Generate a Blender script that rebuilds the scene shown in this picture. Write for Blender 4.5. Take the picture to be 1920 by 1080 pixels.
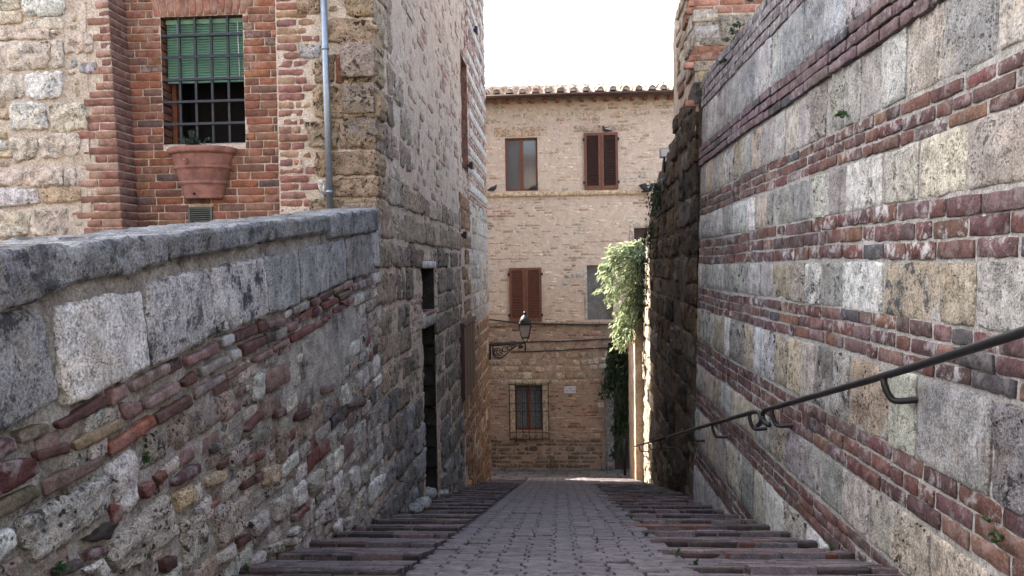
import bpy, math, random
import numpy as np
from mathutils import Vector, Matrix, noise as mnoise

# ------------------------------------------------------------------ scene, camera, world, sun
scene = bpy.context.scene
for o in list(bpy.data.objects):
    bpy.data.objects.remove(o)
COL = scene.collection
H = 6.0                                    # eye height in world units; street drops away from it
FPX = 1450.0
ROLL = 0.015
cam_d = bpy.data.cameras.new('camera'); cam_d.sensor_width = 36.0; cam_d.lens = FPX / 1920 * 36
cam_d.clip_start = 0.05; cam_d.clip_end = 2000
cam = bpy.data.objects.new('camera', cam_d); COL.objects.link(cam)
_c, _s = math.cos(ROLL), math.sin(ROLL)
_vx, _vy = 85 * _c + 42 * _s, 42 * _c - 85 * _s
_yaw = math.atan(_vx / FPX); _pit = math.atan(_vy / math.hypot(FPX, _vx))
R0 = (Matrix.Rotation(_yaw, 3, 'Z') @ Matrix.Rotation(math.pi / 2 - _pit, 3, 'X') @ Matrix.Rotation(-ROLL, 3, 'Z'))
cam.matrix_world = Matrix.Translation((0, 0, H)) @ R0.to_4x4()
scene.camera = cam

SUN_DIR = Vector((0.90, -0.43, 0)).normalized()      # horizontal travel of the light
SUN_EL = math.radians(43)
world = bpy.data.worlds.new('World'); scene.world = world; world.use_nodes = True
_nt = world.node_tree
sky = _nt.nodes.new('ShaderNodeTexSky'); sky.sky_type = 'NISHITA'; sky.sun_disc = False
sky.sun_elevation = SUN_EL
sky.sun_rotation = math.atan2(-SUN_DIR.x, -SUN_DIR.y)
sky.air_density = 1.0; sky.dust_density = 4.0; sky.ozone_density = 1.0; sky.altitude = 100
_bg = _nt.nodes['Background']; _bg.inputs[1].default_value = 0.15
_hs = _nt.nodes.new('ShaderNodeHueSaturation'); _hs.inputs['Saturation'].default_value = 0.68     # thin white haze over the whole sky
_nt.links.new(sky.outputs[0], _hs.inputs['Color']); _nt.links.new(_hs.outputs[0], _bg.inputs[0])
sun_d = bpy.data.lights.new('sun', 'SUN'); sun_d.energy = 5.0; sun_d.angle = math.radians(0.5); sun_d.color = (1.0, 0.93, 0.82)
sun = bpy.data.objects.new('sun', sun_d); COL.objects.link(sun)
_sd = Vector((SUN_DIR.x * math.cos(SUN_EL), SUN_DIR.y * math.cos(SUN_EL), -math.sin(SUN_EL)))
sun.rotation_euler = _sd.to_track_quat('-Z', 'Y').to_euler(); sun.location = (-6, 30, 30)
vs = scene.view_settings
vs.view_transform = 'Standard'; vs.look = 'None'; vs.gamma = 1.0; vs.use_curve_mapping = False; vs.exposure = 2.42
scene.render.engine = 'CYCLES'
scene.cycles.max_bounces = 5; scene.cycles.diffuse_bounces = 3; scene.cycles.use_adaptive_sampling = True; scene.cycles.adaptive_threshold = 0.02; scene.cycles.glossy_bounces = 2
scene.cycles.use_denoising = True

rnd = random.Random(7)
# ------------------------------------------------------------------ helpers: noise, walls, pieces
def vnoise(P, seed=0):
    o = seed * 7.31 + 0.37; nf = mnoise.noise
    return np.array([nf((p[0] + o, p[1] + o, p[2] + 0.61)) for p in np.asarray(P, float).tolist()])
def fbm(P, octs=3, seed=0):
    o = seed * 7.31 + 0.37; nf = mnoise.fractal
    return np.array([nf((p[0] + o, p[1] + o, p[2] + 0.61), 0.8, 2.07, octs) for p in np.asarray(P, float).tolist()])
def sn(x, y, seed=0.0): return mnoise.fractal((x + seed, y - seed, seed * .3), 0.8, 2.0, 2)

def ray(px, py):
    return R0 @ Vector(((px - 960) / FPX, -(py - 540) / FPX, -1.0))

class Wall:
    """A plane in the place: origin, u to the right as seen from outside, v up, n outward."""
    def __init__(s, o, u, v):
        s.o = Vector(o); s.u = Vector(u).normalized(); s.v = Vector(v).normalized(); s.n = s.u.cross(s.v).normalized()
        s.B = np.array([s.u, s.v, s.n]); s.O = np.array(s.o)
    def uv(s, px, py, w=0.0):
        d = ray(px, py); e = Vector((0, 0, H)); o = s.o + s.n * w
        t = (o - e).dot(s.n) / d.dot(s.n); p = e + d * t - o
        return (p.dot(s.u), p.dot(s.v))
    def M(s, uvw):
        return s.O + np.asarray(uvw, float) @ s.B
    def P(s, u, v, w=0.0):
        return s.o + s.u * u + s.v * v + s.n * w
    def quad(s, tl, tr, br, bl, w=0.0):
        return [s.uv(*bl, w), s.uv(*br, w), s.uv(*tr, w), s.uv(*tl, w)]

_topo = {}
def grid_topo(nx, ny):
    if (nx, ny) in _topo: return _topo[(nx, ny)]
    F = []
    for j in range(ny):
        for i in range(nx):
            a = j * (nx + 1) + i
            F.append((a, a + 1, a + nx + 2, a + nx + 1))
    ring = [i for i in range(nx + 1)] + [j * (nx + 1) + nx for j in range(1, ny + 1)] + \
           [ny * (nx + 1) + i for i in range(nx - 1, -1, -1)] + [j * (nx + 1) for j in range(ny - 1, 0, -1)]
    n = (nx + 1) * (ny + 1); m = len(ring)
    for k in range(m):
        k2 = (k + 1) % m
        F.append((n + k, n + m + k, n + m + k2, n + k2))
    e = np.zeros(n, bool); e[ring] = True
    _topo[(nx, ny)] = (F, np.array(ring), e)
    return _topo[(nx, ny)]
def _par(n, e):
    if n <= 2: return np.array([0, 0.5, 1.0]) if n == 2 else np.array([0, 1.0])
    return np.concatenate([[0], np.linspace(e, 1 - e, n - 1), [1]])
_pc = [0]
def piece(W, q, w0=0.0, depth=0.06, bev=0.008, bulge=0.003, rough=0.003, edge=0.003, k=0.03, nx=4, ny=2, ns=9.0, tilt=0.0, octs=3):
    """A brick or stone: quad q = bl, br, tr, tl in wall uv. Returns verts (world) and faces."""
    _pc[0] += 1; sd = _pc[0]
    q = np.array(q, float)
    lu = 0.5 * (math.dist(q[1], q[0]) + math.dist(q[2], q[3])) + 1e-6
    lv = 0.5 * (math.dist(q[3], q[0]) + math.dist(q[2], q[1])) + 1e-6
    md = min(lu, lv); edge = min(edge, .11 * md); rough = min(rough, .10 * md)
    ps, pt = _par(nx, min(0.3, bev / lu)), _par(ny, min(0.3, bev / lv))
    S = np.tile(ps, len(pt)); T = np.repeat(pt, len(ps))
    a = 2 * S - 1; b = 2 * T - 1; cr = 1 - k * (a ** 4) * (b ** 4)
    s = (a * cr + 1) / 2; t = (b * cr + 1) / 2
    uv = np.outer((1 - s) * (1 - t), q[0]) + np.outer(s * (1 - t), q[1]) + np.outer(s * t, q[2]) + np.outer((1 - s) * t, q[3])
    F, ring, brd = grid_topo(nx, ny)
    off = (sd * 3.17) % 977
    Pn = np.column_stack([uv * ns + off, np.full(len(uv), off * 0.7)])
    w = w0 + bulge * (1 - a ** 4) * (1 - b ** 4) + rough * fbm(Pn, octs, 5) + tilt * a
    w = np.where(brd, w - bev * 0.8, w)
    if edge > 0:
        eb = np.where(brd, 1, 0.4)
        n1 = fbm(Pn * 1.3 + 40, 2, 8)
        uv[:, 0] += edge * n1 * eb
        uv[:, 1] += edge * (fbm(Pn * 1.3 + 80, 2, 9) if nx > 5 else n1[::-1]) * eb
    V = np.column_stack([uv, w])
    Fr = V[ring]; Bk = Fr.copy(); Bk[:, 2] = w0 - depth
    V = np.vstack([V, Fr, Bk])
    return W.M(V), F

ORG = {}
def tag(o, label=None, cat=None, group=None, kind=None):
    if label: o['label'] = label
    if cat: o['category'] = cat
    if group: o['group'] = group
    if kind: o['kind'] = kind
    return o
def thing(name, label, cat, loc=(0, 0, 0), group=None, kind=None):
    o = bpy.data.objects.new(name, None); COL.objects.link(o); o.location = loc; o.empty_display_size = 0.2
    ORG[o.name] = Vector(loc)
    return tag(o, label, cat, group, kind)
def mesh_obj(name, V, F, mat, parent=None, col=None, smooth=True, center=None):
    V = np.asarray(V, float)
    c = Vector(center) if center is not None else (Vector(V.mean(axis=0)) if parent is not None else Vector((V[:, 0].mean(), V[:, 1].mean(), V[:, 2].min())))
    me = bpy.data.meshes.new(name)
    me.from_pydata((V - np.array(c)).tolist(), [], [tuple(f) for f in F])
    if smooth: me.shade_smooth()
    if mat is not None:
        me.materials.append(mat)
    if col is not None:
        at = me.attributes.new('pc', 'FLOAT_COLOR', 'POINT')
        arr = np.asarray(col, np.float32)
        if arr.ndim == 1: arr = np.tile(arr, (len(V), 1))
        at.data.foreach_set('color', arr.ravel())
    o = bpy.data.objects.new(name, me); COL.objects.link(o)
    if parent is not None:
        o.parent = parent; o.location = c - ORG[parent.name]
    else:
        o.location = c
    ORG[o.name] = c
    return o
class Bag:
    """Collects pieces that stay real geometry in one part."""
    def __init__(s): s.V = []; s.F = []; s.C = []; s.n = 0
    def add(s, V, F, col=(0.5, 0.5, 0.5, 0)):
        V = np.asarray(V, float)
        s.V.append(V); s.F.extend([tuple(i + s.n for i in f) for f in F]); s.C.append(np.tile(np.asarray(col, np.float32), (len(V), 1))); s.n += len(V)
    def make(s, name, mat, parent=None, kind=None, smooth=True):
        if not s.V: return None
        o = mesh_obj(name, np.vstack(s.V), s.F, mat, parent, np.vstack(s.C), smooth)
        if kind: o['kind'] = kind
        return o
def box(x0, x1, y0, y1, z0, z1):
    V = [(x0, y0, z0), (x1, y0, z0), (x1, y1, z0), (x0, y1, z0), (x0, y0, z1), (x1, y0, z1), (x1, y1, z1), (x0, y1, z1)]
    F = [(0, 3, 2, 1), (4, 5, 6, 7), (0, 1, 5, 4), (1, 2, 6, 5), (2, 3, 7, 6), (3, 0, 4, 7)]
    return np.array(V, float), F
def wbox(W, u0, u1, v0, v1, w0, w1):
    V, F = box(u0, u1, v0, v1, w0, w1)
    return W.M(V), F
def tube(pts, r, n=8, cap=True):
    pts = [Vector(p) for p in pts]; V = []; F = []
    rs = r if isinstance(r, (list, tuple)) else [r] * len(pts)
    up = Vector((0.13, 0.21, 0.97))
    for i, p in enumerate(pts):
        d = (pts[min(i + 1, len(pts) - 1)] - pts[max(i - 1, 0)]).normalized()
        if abs(d.dot(up)) > 0.95: up = Vector((0.9, 0.3, 0.1))
        x = d.cross(up).normalized(); y = d.cross(x).normalized()
        for k in range(n):
            a = 2 * math.pi * k / n; V.append(p + (x * math.cos(a) + y * math.sin(a)) * rs[i])
    for i in range(len(pts) - 1):
        for k in range(n):
            k2 = (k + 1) % n
            F.append((i * n + k, (i + 1) * n + k, (i + 1) * n + k2, i * n + k2))
    if cap:
        F.append(tuple(range(n))); F.append(tuple(range((len(pts) - 1) * n + n - 1, (len(pts) - 1) * n - 1, -1)))
    return np.array([tuple(v) for v in V]), F
def lathe(c, prof, n=32, a0=0.0, a1=2 * math.pi):
    full = abs(a1 - a0 - 2 * math.pi) < 1e-6; m = n if full else n + 1
    V = []; F = []
    for (r, z) in prof:
        for k in range(m):
            a = a0 + (a1 - a0) * k / n; V.append((c[0] + r * math.cos(a), c[1] + r * math.sin(a), c[2] + z))
    for i in range(len(prof) - 1):
        for k in range(n):
            k2 = (k + 1) % m if full else k + 1
            F.append((i * m + k, i * m + k2, (i + 1) * m + k2, (i + 1) * m + k))
    return np.array(V), F
def smooth_path(pts, n=6):
    pts = [Vector(p) for p in pts]; out = []
    for i in range(len(pts) - 1):
        p0 = pts[max(i - 1, 0)]; p1 = pts[i]; p2 = pts[i + 1]; p3 = pts[min(i + 2, len(pts) - 1)]
        for k in range(n):
            t = k / n
            out.append(0.5 * ((2 * p1) + (p2 - p0) * t + (2 * p0 - 5 * p1 + 4 * p2 - p3) * t * t + (3 * p1 - p0 - 3 * p2 + p3) * t ** 3))
    out.append(pts[-1]); return out
def sheet(W, u0, u1, v0, v1, step, wf, holes=(), reveal=0.0, top=None):
    """Uneven wall face with rectangular openings and their reveals."""
    us = list(np.linspace(u0, u1, max(2, int((u1 - u0) / step) + 1))); vs_ = list(np.linspace(v0, v1, max(2, int((v1 - v0) / step) + 1)))
    for (a, b, c, d) in holes: us += [a, b]; vs_ += [c, d]
    us = np.unique(np.round(us, 4)); vs_ = np.unique(np.round(vs_, 4))
    U, Vv = np.meshgrid(us, vs_); U = U.ravel(); Vv = Vv.ravel()
    w = wf(U, Vv) if callable(wf) else np.full(len(U), wf)
    if top is not None: Vv = np.minimum(Vv, top(U))
    V = list(W.M(np.column_stack([U, Vv, w]))); F = []; nu = len(us)
    for j in range(len(vs_) - 1):
        for i in range(nu - 1):
            cu = (us[i] + us[i + 1]) / 2; cv = (vs_[j] + vs_[j + 1]) / 2
            if any(a < cu < b and c < cv < d for (a, b, c, d) in holes): continue
            if top is not None and vs_[j] > top(np.array([cu]))[0]: continue
            F.append((j * nu + i, j * nu + i + 1, (j + 1) * nu + i + 1, (j + 1) * nu + i))
    if reveal > 0:
        for (a, b, c, d) in holes:
            n = len(V)
            for (u, v) in ((a, c), (b, c), (b, d), (a, d)):
                V.append(W.M([u, v, 0.0])); V.append(W.M([u, v, -reveal]))
            for k in range(4):
                k2 = (k + 1) % 4; F.append((n + 2 * k, n + 2 * k2, n + 2 * k2 + 1, n + 2 * k + 1))
    return np.array(V), F
class Occ:
    """Which part of a wall is taken, on a 1 cm raster."""
    def __init__(s, u0, u1, v0, v1, r=0.01):
        s.u0, s.v0, s.r = u0, v0, r
        s.g = np.zeros((int((v1 - v0) / r) + 2, int((u1 - u0) / r) + 2), bool)
    def cells(s, q, grow=0.0):
        q = np.array(q, float); c = q.mean(0)
        if grow: q = c + (q - c) * (1 + grow / max(0.02, np.abs(q - c).max()))
        lo = np.floor((q.min(0) - (s.u0, s.v0)) / s.r).astype(int); hi = np.ceil((q.max(0) - (s.u0, s.v0)) / s.r).astype(int)
        lo = np.maximum(lo, 0); hi = np.minimum(hi, (s.g.shape[1] - 1, s.g.shape[0] - 1))
        if (hi < lo).any(): return None
        X, Y = np.meshgrid(np.arange(lo[0], hi[0] + 1), np.arange(lo[1], hi[1] + 1))
        px = s.u0 + X * s.r; py = s.v0 + Y * s.r; ins = np.ones(X.shape, bool)
        for k in range(len(q)):
            a, b = q[k], q[(k + 1) % len(q)]
            ins &= ((b[0] - a[0]) * (py - a[1]) - (b[1] - a[1]) * (px - a[0])) >= 0
        return Y[ins], X[ins]
    def take(s, q, grow=0.0):
        c = s.cells(q, grow)
        if c is not None: s.g[c] = True
    def share(s, q):
        c = s.cells(q)
        if c is None or len(c[0]) == 0: return 1.0
        return s.g[c].mean()
def jit(c, dv=0.12, dh=0.05, rs=rnd):
    f = 1 + rs.uniform(-dv, dv)
    return tuple(max(0.01, x * f * (1 + rs.uniform(-dh, dh))) for x in c[:3]) + ((c[3],) if len(c) > 3 else (0.0,))

# ------------------------------------------------------------------ materials
def new_mat(name):
    m = bpy.data.materials.new(name); m.use_nodes = True; nt = m.node_tree
    return m, nt, nt.nodes['Principled BSDF']
class NB:
    def __init__(s, nt): s.nt = nt
    def n(s, t, **kw):
        nd = s.nt.nodes.new(t)
        for k, v in kw.items(): setattr(nd, k, v)
        return nd
    def link(s, a, b): s.nt.links.new(a, b)
    def pos(s, scale=(1, 1, 1)):
        if not hasattr(s, '_g'): s._g = s.n('ShaderNodeNewGeometry')
        if scale == (1, 1, 1): return s._g.outputs['Position']
        m = s.n('ShaderNodeVectorMath', operation='MULTIPLY'); s.link(s._g.outputs['Position'], m.inputs[0]); m.inputs[1].default_value = scale
        return m.outputs[0]
    def noise(s, vec, scale, detail=4, rough=0.6, dist=0.0):
        t = s.n('ShaderNodeTexNoise'); t.inputs['Scale'].default_value = scale; t.inputs['Detail'].default_value = detail
        t.inputs['Roughness'].default_value = rough; t.inputs['Distortion'].default_value = dist; s.link(vec, t.inputs['Vector']); return t.outputs[0]
    def voro(s, vec, scale, feat='F1'):
        t = s.n('ShaderNodeTexVoronoi', feature=feat); t.inputs['Scale'].default_value = scale; s.link(vec, t.inputs['Vector']); return t.outputs[0]
    def ramp(s, f, a, b, lo=0.0, hi=1.0):
        t = s.n('ShaderNodeMapRange'); t.inputs[1].default_value = a; t.inputs[2].default_value = b; t.inputs[3].default_value = lo; t.inputs[4].default_value = hi
        t.interpolation_type = 'SMOOTHSTEP'; s.link(f, t.inputs[0]); return t.outputs[0]
    def math(s, op, a, b=None):
        t = s.n('ShaderNodeMath', operation=op)
        for i, x in enumerate((a, b)):
            if x is None: continue
            if isinstance(x, (int, float)): t.inputs[i].default_value = x
            else: s.link(x, t.inputs[i])
        return t.outputs[0]
    def mix(s, f, a, b, mode='MIX'):
        t = s.n('ShaderNodeMix', data_type='RGBA', blend_type=mode); t.clamp_factor = True
        for i, x in ((0, f), (6, a), (7, b)):
            if isinstance(x, (int, float)): t.inputs[i].default_value = x
            elif isinstance(x, tuple): t.inputs[i].default_value = x if len(x) == 4 else (*x, 1)
            else: s.link(x, t.inputs[i])
        return t.outputs[2]
    def scale(s, col, f):
        t = s.n('ShaderNodeVectorMath', operation='SCALE'); s.link(col, t.inputs[0]); s.link(f, t.inputs['Scale']); return t.outputs[0]
    def bump(s, h, strength, dist, prev=None):
        t = s.n('ShaderNodeBump'); t.inputs['Strength'].default_value = strength; t.inputs['Distance'].default_value = dist; s.link(h, t.inputs['Height'])
        if prev is not None: s.link(prev, t.inputs['Normal'])
        return t.outputs[0]
    def pc(s):
        if not hasattr(s, '_a'): s._a = s.n('ShaderNodeAttribute', attribute_name='pc')
        return s._a

def stone_mat(name, pit=0.6, pitscale=55, lichen=(0.05, 0.052, 0.055), lich=0.5, bump=0.02, streak=0.4, grit=0.34):
    m, nt, B = new_mat(name); b = NB(nt); P = b.pos(); a = b.pc()
    mid = b.noise(P, 13, 5, 0.72); fine = b.noise(P, 85, 3, 0.8); tone = b.noise(P, 3.4, 3, 0.6)
    col = b.scale(a.outputs['Color'], b.math('ADD', b.ramp(mid, 0.34, 0.66, 0.60, 1.30), b.ramp(fine, 0.32, 0.68, -grit, grit)))
    col = b.mix(b.ramp(tone, 0.5, 0.7, 0, 0.35), col, b.mix(1.0, col, (1.0, 0.84, 0.62), 'MULTIPLY'))
    st = b.noise(b.pos((5, 5, 0.6)), 2.4, 6, 0.65)
    col = b.mix(b.ramp(st, 0.52, 0.70, 0, streak), col, b.mix(1.0, col, (0.30, 0.28, 0.26), 'MULTIPLY'))
    lm = b.math('MULTIPLY', b.ramp(b.noise(P, 6.5, 6, 0.8), 0.50, 0.60, 0, 1), b.math('MULTIPLY', a.outputs['Alpha'], lich))
    col = b.mix(lm, col, lichen)
    vs_ = b.math('ADD', b.voro(P, pitscale), b.math('MULTIPLY', fine, 0.3))
    pitm = b.math('MULTIPLY', b.ramp(vs_, 0.30, 0.48, 1, 0), b.ramp(b.noise(P, 8, 4), 0.44, 0.60, 0, 1))
    big = b.ramp(b.noise(P, pitscale * .45, 3, .6), 0.36, 0.44, 1, 0)
    pitm = b.math('MAXIMUM', pitm, b.math('MULTIPLY', big, b.ramp(b.noise(P, 5, 3), 0.45, 0.62, 0, 1)))
    col = b.mix(b.math('MULTIPLY', pitm, pit), col, b.mix(1.0, col, (0.16, 0.15, 0.14), 'MULTIPLY'))
    nt.links.new(col, B.inputs['Base Color']); B.inputs['Roughness'].default_value = 0.95; B.inputs['Specular IOR Level'].default_value = 0.15
    h = b.math('SUBTRACT', b.math('ADD', b.math('MULTIPLY', mid, 1.0), b.math('MULTIPLY', fine, 0.45)), b.math('MULTIPLY', pitm, 0.8 * pit))
    nt.links.new(b.bump(h, 1.0, bump), B.inputs['Normal'])
    return m
def brick_mat(name, salt=(0.50, 0.49, 0.50), soot=0.45, bump=0.010, rough=0.9, grit=0.3, spec=0.2):
    m, nt, B = new_mat(name); b = NB(nt); P = b.pos(); a = b.pc()
    mid = b.noise(P, 12, 5, 0.72); fine = b.noise(P, 85, 3, 0.8)
    col = b.scale(a.outputs['Color'], b.math('ADD', b.ramp(mid, 0.32, 0.68, 0.66, 1.28), b.ramp(fine, 0.3, 0.7, -grit, grit)))
    col = b.mix(b.ramp(b.noise(P, 5.3, 6, 0.78), 0.50, 0.66, 0, soot), col, b.mix(1.0, col, (0.28, 0.27, 0.28), 'MULTIPLY'))
    sm = b.math('MULTIPLY', b.ramp(b.noise(P, 10.5, 6, 0.75, 0.4), 0.48, 0.62, 0, .85), a.outputs['Alpha'])
    col = b.mix(sm, col, salt)
    nt.links.new(col, B.inputs['Base Color']); B.inputs['Roughness'].default_value = rough; B.inputs['Specular IOR Level'].default_value = spec
    h = b.math('ADD', b.math('MULTIPLY', mid, 1.0), b.math('MULTIPLY', fine, 0.45))
    nt.links.new(b.bump(h, 0.9, bump), B.inputs['Normal'])
    return m
def mortar_mat(name, c1, c2, bump=0.008, dirt=(0.06, 0.055, 0.05), dirta=0.5):
    m, nt, B = new_mat(name); b = NB(nt); P = b.pos()
    mid = b.noise(P, 6, 6, 0.72); fine = b.noise(P, 60, 4, 0.78)
    col = b.mix(b.ramp(mid, 0.35, 0.65), c1, c2)
    col = b.mix(b.ramp(b.noise(P, 3.1, 7, 0.8), 0.5, 0.68, 0, dirta), col, dirt)
    col = b.scale(col, b.ramp(fine, 0.3, 0.7, 0.58, 1.42))
    nt.links.new(col, B.inputs['Base Color']); B.inputs['Roughness'].default_value = 0.95; B.inputs['Specular IOR Level'].default_value = 0.15
    nt.links.new(b.bump(b.math('ADD', mid, b.math('MULTIPLY', fine, 0.6)), 1.0, bump * 2), B.inputs['Normal'])
    return m
def plain_mat(name, col, rough=0.6, metal=0.0, var=0.25, scale=12, bump=0.0, spec=0.4):
    m, nt, B = new_mat(name); b = NB(nt); P = b.pos()
    n = b.noise(P, scale, 5, 0.65)
    rgb = b.n('ShaderNodeRGB'); rgb.outputs[0].default_value = (*col, 1)
    nt.links.new(b.scale(rgb.outputs[0], b.ramp(n, 0.25, 0.75, 1 - var, 1 + var)), B.inputs['Base Color'])
    B.inputs['Roughness'].default_value = rough; B.inputs['Metallic'].default_value = metal; B.inputs['Specular IOR Level'].default_value = spec
    if bump: nt.links.new(b.bump(n, 0.6, bump), B.inputs['Normal'])
    return m
def leaf_mat(name, c1, c2, trans=0.25):
    m, nt, B = new_mat(name); b = NB(nt)
    oi = b.noise(b.pos(), 9, 3, 0.6)
    nt.links.new(b.mix(b.ramp(oi, 0.35, 0.65), c1, c2), B.inputs['Base Color']); B.inputs['Roughness'].default_value = 0.6
    B.inputs['Specular IOR Level'].default_value = 0.3
    tr = b.n('ShaderNodeBsdfTranslucent'); tr.inputs[0].default_value = (*[min(1, x * 1.6) for x in c2], 1)
    mx = b.n('ShaderNodeMixShader'); mx.inputs[0].default_value = trans
    nt.links.new(B.outputs[0], mx.inputs[1]); nt.links.new(tr.outputs[0], mx.inputs[2]); nt.links.new(mx.outputs[0], nt.nodes['Material Output'].inputs[0])
    return m
M = {}
M['stone'] = stone_mat('limestone', pit=0.7)
M['ashlar'] = stone_mat('dressed_stone', pit=0.5, pitscale=70, bump=0.012, lich=1.0, lichen=(0.06, 0.064, 0.07), streak=.45, grit=.4)
M['rough'] = stone_mat('porous_travertine', pit=1.0, pitscale=30, bump=0.045, lich=0.6, grit=.42)
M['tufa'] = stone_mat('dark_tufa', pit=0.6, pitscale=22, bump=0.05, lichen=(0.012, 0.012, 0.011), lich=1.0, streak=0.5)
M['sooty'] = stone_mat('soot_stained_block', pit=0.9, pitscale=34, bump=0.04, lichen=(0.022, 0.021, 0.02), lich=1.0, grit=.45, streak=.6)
M['brick'] = brick_mat('old_brick')
M['facebrick'] = brick_mat('red_brick', salt=(0.42, 0.33, 0.27), soot=0.3)
M['paver'] = brick_mat('worn_paving_brick', salt=(0.26, 0.25, 0.26), soot=0.55, bump=0.007, rough=0.7, grit=.35, spec=.35)
M['mortar_r'] = mortar_mat('grey_lime_mortar', (0.40, 0.392, 0.375), (0.29, 0.28, 0.262), dirta=.4)
M['mortar_l'] = mortar_mat('weathered_mortar', (0.41, 0.40, 0.375), (0.25, 0.235, 0.21), dirta=0.9, dirt=(.05, .046, .043))
M['mortar_f'] = mortar_mat('pale_lime_mortar', (0.64, 0.55, 0.45), (0.52, 0.43, 0.335), dirta=0.35, dirt=(.16, .12, .09))
M['mortar_s'] = mortar_mat('worn_plaster', (0.53, 0.45, 0.375), (0.42, 0.34, 0.275), dirta=0.4, dirt=(0.12, 0.10, 0.085))
M['mortar_h'] = mortar_mat('peach_lime_wash', (0.70, 0.57, 0.455), (0.58, 0.445, 0.345), dirta=0.45, dirt=(0.42, 0.29, 0.215))
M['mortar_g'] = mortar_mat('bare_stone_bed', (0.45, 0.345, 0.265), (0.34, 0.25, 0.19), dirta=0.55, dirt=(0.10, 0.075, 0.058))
M['mortar_d'] = mortar_mat('dark_shaded_reveal', (0.055, 0.048, 0.042), (0.03, 0.027, 0.024))  # dark stone, with the shade of the deep openings put into the colour
M['mortar_p'] = mortar_mat('dark_paving_joint', (0.05, 0.048, 0.045), (0.03, 0.03, 0.028))
M['mortar_t'] = mortar_mat('dark_tufa_bed', (0.10, 0.08, 0.06), (0.05, 0.042, 0.035))
M['iron'] = plain_mat('dark_wrought_iron', (0.035, 0.034, 0.036), 0.45, 0.6, 0.3, 30, 0.001)
M['zinc'] = plain_mat('zinc_pipe', (0.30, 0.34, 0.38), 0.45, 0.7, 0.15, 20)
M['blind'] = plain_mat('green_blind', (0.15, 0.30, 0.215), 0.5, 0, 0.15, 6)
M['bars'] = plain_mat('painted_grille', (0.035, 0.04, 0.048), 0.5, 0.3, 0.2, 30)
M['dark'] = plain_mat('dark_room', (0.008, 0.008, 0.009), 0.9, 0, 0.1, 3)
M['wood'] = plain_mat('brown_wood', (0.20, 0.075, 0.04), 0.6, 0, 0.3, 25, 0.002)
M['shutter'] = plain_mat('brown_shutter_paint', (0.17, 0.066, 0.038), 0.6, 0, 0.25, 15, 0.002)
M['shutter_d'] = plain_mat('dark_brown_shutter_paint', (0.062, 0.032, 0.027), 0.55, 0, 0.3, 15, 0.002)
M['terra'] = plain_mat('terracotta', (0.27, 0.13, 0.10), 0.9, 0, 0.45, 7, 0.004)
M['tile'] = brick_mat('roof_tile', salt=(0.45, 0.42, 0.36), soot=0.3)
M['paint_w'] = plain_mat('white_enamel', (0.62, 0.62, 0.66), 0.4, 0, 0.06, 12)
M['ink'] = plain_mat('sign_letter', (0.05, 0.05, 0.09), 0.6, 0, 0.1, 12)
M['slab'] = stone_mat('pavement_stone', pit=0.2, bump=0.008, lich=0.4)
M['leaf'] = leaf_mat('pale_leaf', (0.12, 0.20, 0.08), (0.42, 0.46, 0.30))
M['ivy'] = leaf_mat('dark_ivy', (0.02, 0.04, 0.018), (0.035, 0.06, 0.025), 0.15)
M['weed'] = leaf_mat('weed_leaf', (0.03, 0.075, 0.03), (0.06, 0.11, 0.04))
M['moss'] = leaf_mat('grey_moss', (0.035, 0.06, 0.04), (0.06, 0.085, 0.06), 0.1)
M['glass'] = plain_mat('window_glass', (0.10, 0.10, 0.10), 0.08, 0, 0.1, 3, spec=0.9)
M['lampglass'] = plain_mat('frosted_lamp_glass', (0.42, 0.36, 0.31), 0.35, 0, 0.08, 10)
M['feather'] = plain_mat('dark_feathers', (0.035, 0.036, 0.042), 0.7, 0, 0.3, 60)
M['feather_w'] = plain_mat('pale_feathers', (0.45, 0.45, 0.46), 0.7, 0, 0.2, 60)
M['earth'] = mortar_mat('dusty_ground', (0.20, 0.175, 0.15), (0.15, 0.13, 0.11))
M['gutter'] = plain_mat('copper_gutter', (0.09, 0.05, 0.042), 0.4, 0.5, 0.2, 10)
M['cable'] = plain_mat('black_cable', (0.03, 0.028, 0.026), 0.7)
M['curtain'] = plain_mat('lace_curtain', (0.16, 0.17, 0.18), 0.9, 0, 0.7, 45)

PART_MAX = 300
def emit(parent, items, cap=PART_MAX):
    """items: (name, V, F, mat, col, size). The largest of each name become parts, the rest of a name one joined part."""
    by = {}
    for it in items: by.setdefault(it[0], []).append(it)
    for nm, L in by.items():
        L.sort(key=lambda t: -t[5])
        for it in L[:cap]: mesh_obj(nm, it[1], it[2], it[3], parent, it[4])
        rest = {}
        for it in L[cap:]: rest.setdefault(it[3].name, []).append(it)
        for mn, R in rest.items():
            bg = Bag()
            for it in R: bg.add(it[1], it[2], it[4])
            bg.make('small_' + nm, R[0][3], parent, 'stuff')
def see_size(V):
    """Apparent size in the photograph's pixels, seen from the camera."""
    c = V.mean(axis=0) - np.array([0, 0, H]); d = np.linalg.norm(c) + 1e-6
    e = V.max(0) - V.min(0)
    return FPX * float(np.sort(e)[-1]) / d if (R0.transposed() @ Vector(c)).z < -0.2 else 0.0

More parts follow.
